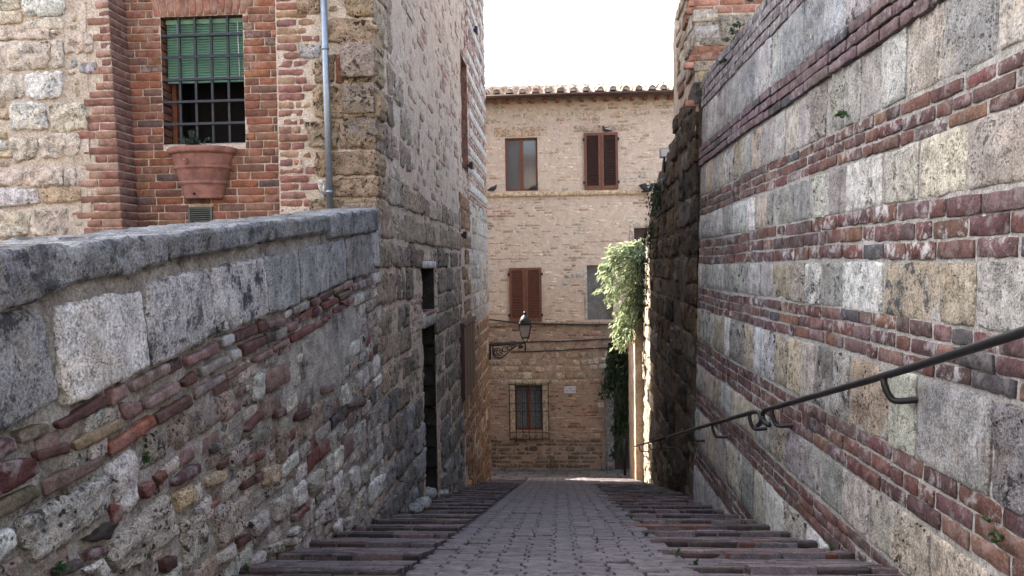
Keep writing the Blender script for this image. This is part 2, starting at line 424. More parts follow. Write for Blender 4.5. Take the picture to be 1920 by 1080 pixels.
# ================================================================== STREET
SL = 0.245; HC = 0.60; Y_END = 19.8
XL, XR = -1.66, 1.70
PXL, PXR = -0.786, 0.693
def street_z(y): return H - HC - SL * y
street = mesh_obj('street', *sheet(Wall((0, 0, H - HC), (1, 0, 0), (0, 1, -SL)), -2.2, 2.3, -1.0, Y_END * math.sqrt(1 + SL * SL), 0.25,
                  lambda u, v: -0.075 + 0.006 * fbm(np.column_stack([u * 5, v * 5, u * 0]), 2)), M['mortar_p'])
tag(street, kind='structure')
WS = Wall((0, 0, H - HC), (1, 0, 0), (0, 1, -SL)); KS = math.sqrt(1 + SL * SL)
PURP = (0.135, 0.085, 0.085)
items = []; y = 2.6; row = 0
while y < Y_END - 0.05:
    dy = rnd.uniform(0.098, 0.106); u = PXL + (0.012 if row % 2 else -0.012) + rnd.uniform(-0.006, 0.006)
    wave = 0.03 * math.sin(y * 1.3)
    first = True
    while u < PXR - 0.03:
        l = rnd.uniform(0.142, 0.150) * (2.0 if y < 9 and rnd.random() < .06 else 1)
        u2 = min(u + l, PXR + rnd.uniform(-0.008, 0.008))
        if PXR - u2 < 0.06: u2 = PXR
        g = rnd.choice([.0012, .0012, .002, .003]); ge = rnd.choice([.004, .006, .009, .012, .015])
        q = [(u + ge * .6, (y + g) * KS), (u2 - ge * .6, (y + g + rnd.uniform(-.0015, .0015)) * KS), (u2 - ge * .6, (y + dy - g) * KS), (u + ge * .6, (y + dy - g + rnd.uniform(-.0015, .0015)) * KS)]
        V, F = piece(WS, q, rnd.uniform(-0.0015, 0.0015) + 0.012 * math.sin(u * 2.1 + 1.6), 0.07, 0.005, 0.001, 0.002, 0.003, 0.03, 4, 3, 16, rnd.uniform(-.0008, .0008))
        c = jit((0.13, 0.114, 0.119), 0.15, 0.04); c = c[:3] + (rnd.random() ** 2 * 0.5,)
        if rnd.random() < 0.03 and y > 3.5: u = u2; continue
        items.append(('paving_brick', V, F, M['paver'], c, see_size(V)))
        u = u2
    y += dy; row += 1
emit(street, items)

# ---- brick steps along both sides: sloping treads, faces towards the top of the street
steps = thing('steps', None, None, (0, 8, street_z(8)), kind='structure')
items = []
DS = 0.55; RISE = 0.037
y = 2.75; si = 0
while y < Y_END - 0.4:
    d = DS * rnd.uniform(0.92, 1.1); d = min(d, Y_END - y)
    for side in (0, 1):
        x0, x1 = ((XL - 0.1, PXL - 0.03) if side == 0 else (PXR + 0.03, XR + 0.12))
        yo = y + (0.17 if side else 0.0) + rnd.uniform(-0.03, 0.03)
        rs = RISE * (1.12 if side else .95) * rnd.uniform(0.85, 1.15) if yo < 15.6 else .006
        zt = street_z(yo) + rs * 0.65 - 0.005                   # top of the nosing
        sl = SL + rs / d
        Wt = Wall((0, yo, zt), (1, 0, 0), (0, 1, -sl)); kt = math.sqrt(1 + sl * sl)
        # nosing row of long bricks
        x = x0 - rnd.uniform(0, 0.15)
        while x < x1 - 0.04:
            l = rnd.uniform(0.24, 0.36); x2 = min(x + l, x1 + rnd.uniform(-0.01, 0.01))
            if x1 - x2 < 0.08: x2 = x1
            Wn = Wall((0, yo + rnd.uniform(-0.014, 0.014), zt + rnd.uniform(-0.006, 0.006)), (1, rnd.uniform(-.02, .02), 0), (0, 1, -sl))
            V, F = piece(Wn, [(x + .006, 0.0), (x2 - .006, 0.0), (x2 - .006, 0.125), (x + .006, 0.125)], 0, 0.085, 0.006, 0.001, 0.004, 0.006, 0.03, 6, 4, 11)
            base = rnd.choice([(0.115, 0.094, 0.097), (0.125, 0.093, 0.093), (0.105, 0.09, 0.096)])
            items.append(('step_brick', V, F, M['paver'], jit(base, 0.2, 0.06)[:3] + (rnd.random() ** 3 * 0.5,), see_size(V) + 30))
            x = x2
        # the riser course, its shade put into a darker brick colour
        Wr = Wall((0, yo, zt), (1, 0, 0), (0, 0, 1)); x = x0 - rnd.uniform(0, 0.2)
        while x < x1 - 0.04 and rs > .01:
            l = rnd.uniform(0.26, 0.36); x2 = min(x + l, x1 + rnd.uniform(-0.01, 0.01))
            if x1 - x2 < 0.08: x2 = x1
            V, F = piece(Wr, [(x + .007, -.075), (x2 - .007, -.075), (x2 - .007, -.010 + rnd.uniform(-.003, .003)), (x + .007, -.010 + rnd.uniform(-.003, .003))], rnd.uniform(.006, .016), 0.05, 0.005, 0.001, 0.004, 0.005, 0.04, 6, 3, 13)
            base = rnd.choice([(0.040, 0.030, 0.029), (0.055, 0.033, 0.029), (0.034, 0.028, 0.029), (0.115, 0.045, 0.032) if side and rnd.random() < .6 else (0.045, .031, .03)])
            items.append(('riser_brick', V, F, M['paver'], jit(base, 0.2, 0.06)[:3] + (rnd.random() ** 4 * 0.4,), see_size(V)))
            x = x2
        # rows of bricks on edge behind it
        v = 0.132
        while v < d * kt - 0.03:
            dv = rnd.uniform(0.062, 0.078); x = x0 - rnd.uniform(0, 0.25)
            while x < x1 - 0.04:
                l = rnd.uniform(0.22, 0.32); x2 = min(x + l, x1 + rnd.uniform(-0.012, 0.012))
                if x1 - x2 < 0.06: x2 = x1
                V, F = piece(Wt, [(x + .005, v + .004), (x2 - .005, v + .004), (x2 - .005, v + dv - .004), (x + .005, v + dv - .004)], rnd.uniform(-.004, .003), 0.06, 0.004, 0.001, 0.002, 0.003, 0.03, 4, 2, 12)
                items.append(('step_brick', V, F, M['paver'], jit((0.112, 0.093, 0.098), 0.16, 0.05)[:3] + (rnd.random() ** 3 * 0.5,), see_size(V)))
                x = x2
            v += dv
    y += d; si += 1
emit(steps, items)

# ---- level stone pavement of the cross street, ground sheets
Z_END = street_z(Y_END)
def pave_z(y): return Z_END - 0.02 - 0.14 * (y - Y_END)
pav = thing('pavement', None, None, (0, 20.5, Z_END - 0.1), kind='structure')
Wp = Wall((0, Y_END, Z_END - 0.02), (1, 0, 0), (0, 1, -0.14))
mesh_obj('paving_bed', *sheet(Wp, -14, 14, 0, 2.6, 0.4, -0.03), M['mortar_p'], pav)
items = []; v = 0.0
for dv in (0.42, 0.5, 0.48, 0.55):
    x = -6.0 + rnd.uniform(0, .3)
    while x < 6:
        l = rnd.uniform(0.45, 0.8)
        V, F = piece(Wp, [(x + .008, v + .008), (x + l - .008, v + .008), (x + l - .008, v + dv - .008), (x + .008, v + dv - .008)], rnd.uniform(-.004, .004), 0.06, .012, .003, .004, .006, .03, 6, 4, 6)
        items.append(('paving_slab', V, F, M['slab'], jit((0.13, 0.124, 0.12), .12, .03)[:3] + (0.5,), see_size(V))); x += l
    v += dv
emit(pav, items)
g = mesh_obj('ground', np.array([(-600, -600, -0.9), (600, -600, -0.9), (600, 600, -0.9), (-600, 600, -0.9)]), [(0, 1, 2, 3)], M['earth']); tag(g, kind='structure')
g = mesh_obj('upper_square', np.array([(-30, -60, H - 0.42), (30, -60, H - 0.42), (30, -0.9, H - 0.42), (-30, -0.9, H - 0.42), (-30, -60, -1), (30, -60, -1), (30, -.9, -1), (-30, -.9, -1)]),
             [(0, 1, 2, 3), (2, 6, 7, 3), (0, 3, 7, 4), (1, 5, 6, 2)], M['earth'], smooth=False); tag(g, kind='structure')

# ================================================================== RIGHT RETAINING WALL (striped brick and stone)
LEAN = 0.03
RW = Wall((1.755, 0, H), (0, -1, 0), (math.sin(LEAN), 0, math.cos(LEAN)))     # u = -y
RY0, RY1 = 1.2, 9.75
rw = thing('retaining_wall', 'tall striped wall of grey stone and dark red brick bands beside the handrail', 'wall', (1.8, 5.5, street_z(5.5)))
def wn(sc, amp, base, seed=3):
    return lambda u, v: base + amp * fbm(np.column_stack([u * sc, v * sc, u * 0 + seed]), 3, seed)
mesh_obj('mortar_bed', *sheet(RW, -RY1, -RY0, -3.4, 2.26, 0.06, wn(9, 0.005, -0.007)), M['mortar_r'], rw)
V, F = wbox(RW, -RY1, -RY0, -3.4, 2.25, -0.6, -0.03); mesh_obj('core', V, F, M['mortar_r'], rw, smooth=False)
items = []
BANDS = [(1.90, 2.28, 4), (1.20, 1.44, 3), (0.595, 0.82, 3), (0.0, 0.29, 3), (-0.555, -0.297, 3), (-1.25, -0.97, 3), (-1.80, -1.57, 3), (-2.51, -2.26, 3)]
BR = [(0.108, 0.053, 0.048), (0.12, 0.06, 0.052), (0.125, 0.072, 0.06), (0.092, 0.056, 0.055), (0.084, 0.049, 0.047), (0.148, 0.082, 0.06), (0.122, 0.084, 0.082)]
for bi, (v0, v1, n) in enumerate(BANDS):
    hgt = (v1 - v0) / n
    for c in range(n):
        y = RY0 - rnd.uniform(0, .3)
        while y < RY1:
            l = rnd.choice([0.33, 0.33, 0.31, 0.16, 0.17, 0.25]) * rnd.uniform(0.93, 1.07)
            y2 = min(y + l, RY1)
            if RY1 - y2 < 0.08: y2 = RY1
            ym = (y + y2) / 2
            if v1 > street_z(ym) - H - 0.05 and y2 - y > 0.03:
                g = rnd.uniform(0.007, 0.012); b0 = v0 + c * hgt; wv = 0.012 * math.sin(ym * 0.9 + bi) + 0.006 * math.sin(ym * 2.7 + c)
                q = [(-y2 + g, b0 + g * .7 + wv), (-y - g, b0 + g * .7 + wv + rnd.uniform(-.004, .004)), (-y - g, b0 + hgt - g * .7 + wv), (-y2 + g, b0 + hgt - g * .7 + wv + rnd.uniform(-.005, .003))]
                near = ym < 5.5
                prd = 0.03 if bi == 1 else (0.012 if bi == 0 else 0.0)
                V, F = piece(RW, q, prd + rnd.uniform(-.003, .006), .05, .004, .001, .004, .007, .04, 8 if near else 4, 4 if near else 2, 15, octs=4)
                col = jit(rnd.choice(BR), .2, .07)
                salt = 0.0
                if bi in (3, 4): salt = rnd.choice([0, .3, .6, 1.0, 1.0] if bi == 3 and ym < 5 else [0, .2, .5, .9, .6])
                elif bi == 2: salt = rnd.choice([0, 0, .3, .4, .7])
                elif bi == 0: salt = rnd.choice([.6, .9])
                else: salt = rnd.choice([0, .1, .2, .35, .6])
                if bi == 0: col = jit((0.19, .165, .17), .15, .04)
                if bi == 1: col = jit((0.135, .095, .10), .15, .05)
                if rnd.random() < 0.04: col = jit((0.07, .065, .07), .1)
                items.append(('brick', V, F, M['brick'], col[:3] + (max(salt, .18),), see_size(V)))
            y = y2
STJ = {  # vertical joints seen in each stone course, as picture columns, then turned into places along the wall
    (1.44, 1.90): [1312, 1327, 1345, 1358, 1390, 1416, 1447, 1467, 1508, 1545, 1587, 1650, 1725, 1840, 1990],
    (0.82, 1.20): [1303, 1323, 1337, 1347, 1358, 1375, 1384, 1397, 1408, 1427, 1451, 1472, 1497, 1517, 1550, 1583, 1613, 1652, 1700, 1768, 1872, 2010],
    (0.29, 0.595): [1303, 1322, 1333, 1357, 1373, 1400, 1415, 1437, 1463, 1487, 1517, 1553, 1585, 1655, 1723, 1812, 1960, 2150],
    (-0.297, 0.0): [1302, 1314, 1323, 1345, 1358, 1370, 1390, 1402, 1425, 1448, 1480, 1510, 1538, 1580, 1655, 1758, 1830, 1960, 2100],
    (-0.97, -0.555): [1300, 1313, 1338, 1358, 1368, 1393, 1413, 1433, 1452, 1475, 1502, 1527, 1560, 1592, 1667, 1718, 1859, 2050],
    (-1.57, -1.25): [1300, 1318, 1337, 1350, 1370, 1397, 1418, 1443, 1470, 1508, 1538, 1578, 1628, 1676, 1744, 1850, 1990],
    (-2.26, -1.80): [1300, 1312, 1327, 1343, 1357, 1390, 1412, 1437, 1470, 1510, 1550],
    (-3.2, -2.51): [1299, 1320, 1345, 1375, 1410, 1440]}
for (v0, v1), xs in STJ.items():
    us = []
    for x in xs:
        yy = RW.uv(x, 498 - (v0 + v1) / 2 * 1450 / max(0.5, 1.755 * 1450 / (x - 1045)))[0]
        us.append(-yy)
    us[0] = RY1
    us = us + [max(RY0, us[-1] - 0.5 * (k + 1)) for k in range(4)]
    for a, b_ in zip(us[:-1], us[1:]):
        if a - b_ < 0.03: continue
        ym = (a + b_) / 2
        if v1 < street_z(a) - H - 0.1: continue
        g = rnd.uniform(.006, .011)
        q = [(-a + g, v0 + g), (-b_ - g, v0 + g + rnd.uniform(-.006, .006)), (-b_ - g, v1 - g), (-a + g, v1 - g + rnd.uniform(-.006, .006))]
        near = ym < 6
        rough = rnd.random()
        mat = M['rough'] if rough < (0.4 if v0 < -.9 else .25) else (M['stone'] if rough < 0.75 else M['ashlar'])
        amp = 0.016 if mat is M['rough'] else 0.006
        base = rnd.choice([(0.40, .385, .35), (0.37, .365, .35), (0.47, .46, .44), (0.44, .40, .33), (0.30, .297, .29), (0.54, .538, .53), (0.42, .37, .29), (0.34, .33, .31)])
        if v0 > 1.4: base = rnd.choice([(0.40, .405, .415), (0.46, .452, .44), (0.36, .368, .38)]); mat = M['ashlar'] if rough > .3 else M['stone']
        V, F = piece(RW, q, rnd.uniform(-.004, .007), .06, .006, .002, amp, .009, .03, 18 if near else 6, 16 if near else 6, 8, octs=5)
        items.append(('stone_block', V, F, mat, jit(base, .2, .04)[:3] + (rnd.choice([.1, .3, .7, 1.0]),), see_size(V)))
emit(rw, items)

# ================================================================== LEFT PARAPET WALL
LW = Wall((XL, 0, H), (0, 1, 0), (0, 0, 1))          # u = y, outward +x
PY0, PY1 = 0.9, 7.12
pw = thing('parapet_wall', 'low rubble parapet wall with thick grey coping and white dressed blocks', 'wall', (-1.7, 4, street_z(4)))
LQ = dict(
 coping=[[(-90, 470), (22, 464), (62, 560), (-90, 610)], [(24, 464), (300, 438), (296, 494), (60, 548)], [(301, 437), (490, 415), (482, 456), (303, 490)], [(491, 415), (606, 404), (606, 434), (490, 454)], [(607, 403), (703, 389), (698, 434), (607, 448)]],
 dressed=[[(-60, 590), (66, 581), (100, 752), (-60, 838)], [(90, 572), (256, 545), (275, 688), (118, 768)], [(262, 535), (384, 501), (399, 628), (278, 690)], [(388, 501), (488, 483), (499, 590), (402, 628)], [(491, 483), (553, 472), (557, 570), (501, 592)], [(556, 466), (607, 456), (613, 545), (560, 565)], [(609, 455), (640, 447), (646, 526), (615, 543)], [(642, 446), (689, 434), (697, 513), (648, 525)], [(691, 433), (703, 430), (709, 498), (698, 500)]],
)
BQ = [ # bricks and brick-like stones: colour letter, quad
 ('d',[(100,795),(188,740),(195,761),(109,807)]),('p',[(198,732),(229,719),(230,744),(201,761)]),('m',[(238,715),(308,680),(312,698),(246,736)]),('d',[(312,680),(333,669),(337,690),(315,702)]),('p',[(342,671),(400,642),(403,662),(345,689)]),
 ('o',[(27,809),(81,792),(85,811),(35,834)]),('y',[(129,827),(221,784),(227,802),(138,848)]),('p',[(219,757),(254,752),(258,775),(233,790)]),('p',[(262,752),(325,713),(333,734),(267,768)]),('d',[(331,715),(360,696),(365,715),(342,727)]),
 ('d',[(62,848),(123,828),(125,850),(69,864)]),('r',[(196,832),(279,777),(285,798),(204,857)]),('d',[(285,777),(352,738),(358,759),(292,798)]),
 ('w',[(405,635),(431,625),(431,642),(412,652)]),('d',[(433,627),(477,606),(479,627),(439,643)]),('d',[(478,603),(493,598),(494,622),(481,624)]),('p',[(494,602),(527,596),(527,610),(498,617)]),
 ('g',[(368,690),(422,665),(427,679),(375,708)]),('w',[(425,658),(443,654),(445,669),(429,677)]),('d',[(447,648),(491,629),(493,644),(452,669)]),('k',[(493,625),(510,622),(510,640),(495,644)]),('g',[(512,621),(533,612),(534,631),(514,640)]),('p',[(534,608),(551,601),(552,619),(536,623)]),
 ('g',[(362,728),(418,700),(420,712),(364,750)]),('m',[(421,698),(464,677),(468,685),(424,714)]),('p',[(469,673),(506,652),(507,667),(472,681)]),('m',[(508,652),(537,633),(539,644),(510,660)]),('r2',[(541,629),(610,594),(612,604),(545,644)]),
 ('w',[(531,586),(544,579),(544,590),(532,599)]),('g',[(545,576),(574,563),(575,578),(547,590)]),('d',[(576,563),(593,555),(596,567),(581,576)]),('d',[(594,553),(618,542),(619,555),(598,565)]),('m',[(620,542),(637,534),(638,542),(622,553)]),('p',[(639,531),(656,524),(657,538),(639,545)]),('o',[(629,553),(656,542),(657,551),(635,563)]),('p',[(658,534),(669,529),(671,542),(660,547)]),('g',[(670,529),(682,524),(684,538),(672,542)]),('p',[(683,524),(694,520),(696,533),(685,537)]),
 ('r2',[(550,597),(579,578),(581,592),(554,607)]),('d',[(581,582),(596,573),(600,586),(583,597)]),('r2',[(598,569),(628,557),(629,568),(602,582)]),('r2',[(592,604),(620,584),(622,593),(606,603)]),('d',[(622,579),(645,569),(645,578),(625,590)]),('r2',[(634,566),(660,555),(661,566),(646,574)]),
 ('d2',[(-40,872),(56,857),(64,886),(-40,950)]),('m',[(73,901),(187,855),(187,872),(79,932)]),('o',[(-40,958),(60,907),(73,928),(-40,995)]),('d',[(-20,826),(21,819),(23,844),(-20,868)]),
 ('k',[(152,1018),(196,976),(212,980),(198,1012)]),('r2',[(200,945),(221,947),(221,972),(206,986)]),('d',[(152,1036),(187,1022),(192,1038),(154,1053)]),('k',[(90,1068),(146,1047),(150,1063),(98,1085)]),
 ('r2',[(258,911),(277,903),(285,913),(269,936)]),('r2',[(285,892),(304,880),(308,895),(296,911)]),('d',[(317,901),(369,867),(371,886),(321,915)]),('d',[(300,1051),(325,1040),(327,1063),(308,1074)]),
 ('r2',[(545,966),(575,943),(574,957),(547,978)]),('r2',[(385,945),(404,933),(403,943),(387,955)]),('d',[(439,1014),(464,999),(465,1012),(443,1028)]),
 ('d',[(450,905),(472,893),(474,907),(453,920)]),('d',[(473,892),(485,884),(486,900),(476,906)]),('d',[(405,868),(422,858),(424,872),(408,884)]),('r2',[(457,857),(474,847),(476,863),(459,874)]),('r2',[(475,850),(490,843),(491,857),(478,865)]),('d',[(455,805),(484,768),(487,782),(462,812)]),('d',[(550,775),(578,764),(579,780),(552,790)]),('p',[(596,725),(622,718),(624,733),(600,740)]),('d',[(648,760),(682,748),(684,757),(650,768)]),
 ('k',[(392,838),(412,826),(414,842),(394,852)]),('d',[(510,770),(530,763),(531,778),(512,786)])]
SQ = [ # rubble stones
 ('white',[(198,868),(246,838),(256,940),(220,965)]),('porous',[(25,982),(198,882),(188,963),(60,1057)]),('porous',[(195,1020),(312,922),(330,1005),(212,1085)]),('porous',[(331,980),(375,963),(386,1015),(345,1070)]),('white',[(-40,1000),(18,988),(27,1020),(-40,1090)]),('white',[(150,1066),(186,1047),(200,1066),(190,1090)]),
 ('porous',[(400,953),(460,928),(462,987),(406,1026)]),('rub',[(504,941),(541,924),(545,962),(518,985)]),('white',[(548,918),(568,901),(576,937),(550,957)]),('porous',[(464,982),(495,953),(500,978),(475,1012)]),('white',[(400,1045),(436,1014),(440,1045),(402,1062)]),
 ('white',[(653,882),(672,872),(672,914),(660,930)]),('white',[(691,907),(720,885),(720,918),(691,949)]),('rub',[(633,924),(650,912),(655,949),(635,964)]),('porous',[(606,945),(625,924),(627,970),(595,987)]),('rub',[(575,895),(603,878),(606,914),(581,926)]),('tan',[(489,878),(522,870),(525,903),(493,910)]),('tan',[(381,897),(418,878),(420,903),(385,918)]),
 ('white',[(621,985),(639,970),(640,999),(627,1005)]),('rub',[(641,974),(662,966),(666,987),(643,995)]),('white',[(539,995),(558,985),(559,1001),(541,1007)]),('rub',[(531,1012),(554,1005),(556,1022),(533,1026)]),('porous',[(495,1024),(525,1014),(527,1035),(497,1041)]),('porous',[(468,1048),(492,1030),(496,1052),(470,1064)]),
 ('tan',[(325,930),(360,905),(366,940),(333,960)]),('rub',[(360,960),(392,925),(396,960),(378,990)])]
BC = dict(d=(0.10,.056,.054), d2=(0.10,.042,.042), p=(0.21,.145,.137), m=(0.18,.125,.11), o=(0.13,.112,.08), y=(0.25,.195,.12), r=(0.22,.09,.06), r2=(0.165,.072,.064), w=(0.36,.355,.35), g=(0.23,.21,.20), k=(0.06,.05,.05))
items = []; occ = Occ(PY0, PY1 + .2, -3.2, 0.9)
def lw_items(nm, quads, mat, cols, lich, **kw):
    for q in quads:
        qq = LW.quad(*q); V, F = piece(LW, qq, **kw); occ.take(qq, 0.01)
        items.append((nm, V, F, mat, jit(rnd.choice(cols), .08, .02)[:3] + (rnd.uniform(*lich),), see_size(V)))
lw_items('coping_stone', LQ['coping'], M['ashlar'], [(0.25, .255, .262), (0.22, .226, .232)], (0.9, 1), w0=0.055, depth=0.46, bev=.016, bulge=.004, rough=.016, edge=.018, k=.03, nx=44, ny=18, ns=7.5, octs=5)
for o_i, q in enumerate(LQ['dressed']):
    qq = LW.quad(*q); V, F = piece(LW, qq, 0.026, .08, .012, .003, .006, .014, .04, 30, 26, 8, octs=5); occ.take(qq, .012)
    c = [(0.30, .31, .32), (0.72, .72, .715), (0.50, .505, .51), (0.54, .545, .545), (0.35, .37, .385), (0.33, .345, .355), (0.31, .32, .33), (0.28, .28, .275), (0.46, .46, .46)][o_i]
    items.append(('dressed_stone', V, F, M['ashlar'], c + ([1, .5, .9, 1, .7, .5, .5, 1, .2][o_i],), see_size(V)))
for cc, q in BQ:
    qq = LW.quad(*q); V, F = piece(LW, qq, rnd.uniform(.014, .030), .06, .007, .002, .010, .014, .05, 12, 6, 16, octs=4); occ.take(qq, .008)
    items.append(('brick', V, F, M['brick'], jit(BC[cc], .12, .05)[:3] + (rnd.choice([0, .15, .4]),), see_size(V)))
for cc, q in SQ:
    qq = LW.quad(*q); big = cc == 'porous'
    c = dict(white=(0.64, .64, .63), porous=(0.58, .56, .52), rub=(0.46, .44, .40), tan=(0.50, .43, .31))[cc]
    V, F = piece(LW, qq, 0.018 if not big else 0.024, .09, .012, .008, .030 if big else .014, .035, .08, 34 if big else 18, 28 if big else 16, 12 if big else 10, octs=5); occ.take(qq, .01)
    items.append(('rubble_stone', V, F, M['rough'] if big else M['stone'], jit(c, .08, .03)[:3] + (.5,), see_size(V)))
# smaller rubble and brick ends between the traced pieces; bare plaster is left in the middle of the wall
def plaster(u, v):
    a = np.clip(1 - ((u - 5.55) / 1.15) ** 2 - ((v + 0.62 - 0.1 * (u - 5.5)) / 0.42) ** 2, 0, 1)
    return a
def fill_rows(W, occ, u0, u1, v0, v1, slope, vh, lens, keep, make, lap=.10):
    v = v0
    while v < v1:
        hgt = rnd.uniform(*vh); u = u0 + rnd.uniform(-.2, 0)
        while u < u1:
            l = min(rnd.uniform(*lens), u1 - u)
            if l < .03: break
            b = v + slope * (u - u0); b2 = v + slope * (u + l - u0)
            h2 = hgt * rnd.uniform(.75, 1.0); g = .006
            q = [(u + g, b + g), (u + l - g, b2 + g), (u + l - g, b2 + h2), (u + g, b + h2)]
            if occ.share(q) < lap and rnd.random() < keep(u + l / 2, b):
                make(q, u + l / 2, b)
                occ.take(q)
            u += l * (1.0 if rnd.random() < .85 else 0.5)
        v += hgt
def mk(q, u, v):
    t = rnd.random() if q[1][0] - q[0][0] > 1.5 * (q[2][1] - q[1][1]) else 1.0; lowz = v - (street_z(u) - H)
    if t < (0.10 if lowz < .55 else (.42 if q[2][1] - q[1][1] < .13 else .12)):
        V, F = piece(LW, q, rnd.uniform(.0, .014) - LOW[0], .05, .006, .002, .010, .014, .06, 7, 5, 18, octs=4)
        items.append(('brick', V, F, M['brick'], jit(BC[rnd.choice(['d', 'd', 'r2', 'p', 'm', 'k'])], .15, .06)[:3] + (rnd.choice([0, .2, .5]),), see_size(V)))
    else:
        V, F = piece(LW, q, rnd.uniform(.0, .018) - LOW[0], .06, .010, .004, .016, .024, .08, 10, 8, 15, octs=4)
        items.append(('rubble_stone', V, F, M['stone'] if rnd.random() < .6 else M['rough'], jit(rnd.choice([(0.46, .44, .405), (0.36, .335, .30), (0.58, .565, .535), (0.36, .30, .26)]), .12, .04)[:3] + (.4,), see_size(V)))
def keep(u, v):
    top = -0.42 + 0.09 * (u - 2.5)
    if v > top: return 0.0
    return 0.92 * (1 - 1.2 * float(plaster(np.array([u]), np.array([v]))[0]))
LOW = [0.0]
fill_rows(LW, occ, PY0, PY1, -3.1, 0.6, 0.07, (.09, .20), (.15, .38), keep, mk, .14)
LOW[0] = .008
fill_rows(LW, occ, PY0, PY1, -3.0, 0.6, 0.07, (.07, .12), (.08, .22), keep, mk, .38)
LOW[0] = .012
fill_rows(LW, occ, PY0, PY1, -3.05, 0.6, 0.06, (.05, .09), (.06, .14), keep, mk)
emit(pw, items)
def ptop(u): return 0.02 + 0.098 * (u - 2.29)
mesh_obj('mortar_bed', *sheet(LW, PY0, PY1 + .1, -3.2, 0.75, 0.035, lambda u, v: -0.008 + 0.016 * fbm(np.column_stack([u * 9, v * 9, u * 0 + 2]), 5, 2) + 0.02 * plaster(u, v) + 0.015 * np.clip((v - (0.02 + 0.098 * (u - 2.29)) + 0.42) / 0.2, 0, 1), top=lambda u: ptop(u) - 0.03), M['mortar_l'], pw)
V = [LW.M([u, v, w]) for u in (PY0, PY1 + .1) for (v, w) in ((-3.2, -.03), (ptop(u) - .06, -.03), (ptop(u) - .06, -.42), (-3.2, -.42))]
mesh_obj('core', V, [(0, 1, 5, 4), (1, 2, 6, 5), (2, 3, 7, 6), (0, 3, 2, 1), (4, 5, 6, 7)], M['mortar_l'], pw, smooth=False)
tr = mesh_obj('terrace', np.array([(-12, PY0 - 3, ptop(PY0) - .3 + H), (XL - .38, PY0 - 3, ptop(PY0) - .3 + H), (XL - .38, 7.6, ptop(7.2) - .25 + H), (-12, 7.6, ptop(7.2) - .25 + H)]), [(0, 1, 2, 3)], M['earth']); tag(tr, kind='structure')

# ================================================================== LEFT CORNER HOUSE
FY = 7.15
FA = Wall((0, FY, H), (1, 0, 0), (0, 0, 1)); FP = Wall((0, FY + 0.31, H), (1, 0, 0), (0, 0, 1))
HY1 = 18.5; TOP_F, TOP_R = 12.5, 6.9
house = thing('corner_house', 'tall stone and brick house above the parapet with a barred window', 'house', (-3, FY, H - 2))
hi = []
FB = [(0.27, .115, .072), (0.24, .105, .07), (0.21, .098, .07), (0.30, .125, .075), (0.26, .135, .095), (0.18, .095, .075)]
def lo_px(px, py): return FP.uv(px, py)
win = (FP.uv(303, 150)[0], FP.uv(457, 150)[0], FP.uv(380, 270)[1], FP.uv(380, 29)[1])
vent = (FP.uv(354, 400)[0], FP.uv(399, 400)[0], FP.uv(376, 440)[1], FP.uv(376, 388)[1])
pl_top, pl_bot = FP.uv(222, 10), FP.uv(250, 430)
def panel_l(v): return pl_bot[0] + (pl_top[0] - pl_bot[0]) * (v - pl_bot[1]) / (pl_top[1] - pl_bot[1]) - 0.02
panel_r = FP.uv(521, 200)[0] + 0.02
CH = 0.0765
arch = (FP.uv(286, 10)[0], FP.uv(462, 10)[0], win[3], win[3] + 0.30)
v = 0.2; row = 0
while v < 4.2:
    u = panel_l(v); off = [0.0, -0.14, -0.07][row % 3]; u += off
    while u < panel_r - 0.02:
        l = rnd.choice([0.275, 0.275, 0.28, 0.135]) * rnd.uniform(.97, 1.03)
        a, b_ = max(u, panel_l(v)), min(u + l, panel_r)
        segs = [(a, b_)]
        vm = v + CH / 2
        for (h0, h1, k0, k1) in (win, vent, arch):
            if k0 - .02 < vm < k1:
                ns_ = []
                for (x, y_) in segs:
                    if y_ <= h0 or x >= h1: ns_.append((x, y_)); continue
                    if x < h0: ns_.append((x, h0))
                    if y_ > h1: ns_.append((h1, y_))
                segs = ns_
        for (x, y_) in segs:
            if y_ - x < 0.03: continue
            g = .005
            V, F = piece(FP, [(x + g, v + g), (y_ - g, v + g + rnd.uniform(-.003, .003)), (y_ - g, v + CH - g), (x + g, v + CH - g + rnd.uniform(-.003, .003))], rnd.uniform(-.003, .006), .20, .006, .002, .003, .005, .04, 6, 3, 14)
            c = jit(rnd.choice(FB), .12, .06) if rnd.random() > .03 else jit((0.13, .09, .08), .1)
            salt = rnd.uniform(.2, .8) if v > 1.9 else rnd.uniform(0, .25)
            hi.append(('brick', V, F, M['facebrick'], c[:3] + (salt,), see_size(V)))
        u += l
    v += CH; row += 1
# flat arch of upright bricks over the window
n = 13
for k in range(n):
    a = arch[0] + (arch[1] - arch[0]) * k / n; b_ = arch[0] + (arch[1] - arch[0]) * (k + 1) / n
    sp = ((k + .5) / n - .5) * 0.10; sp2 = ((k + 1) / n - .5) * .1; sp1 = (k / n - .5) * .1
    V, F = piece(FP, [(a + .005 - sp1 * .2, arch[2] + .003), (b_ - .005 - sp2 * .2, arch[2] + .003), (b_ - .005 + sp2, arch[3] - .005), (a + .005 + sp1, arch[3] - .005)], rnd.uniform(0, .006), .2, .007, .002, .003, .006, .04, 3, 6, 14)
    hi.append(('brick', V, F, M['facebrick'], jit((0.33, .16, .11), .15, .06)[:3] + (.55,), see_size(V)))
mesh_obj('panel_mortar', *sheet(FP, pl_bot[0] - .8, panel_r + .05, 0.0, 5.0, 0.08, wn(9, .004, -.010), holes=[win, vent]), M['mortar_f'], house)
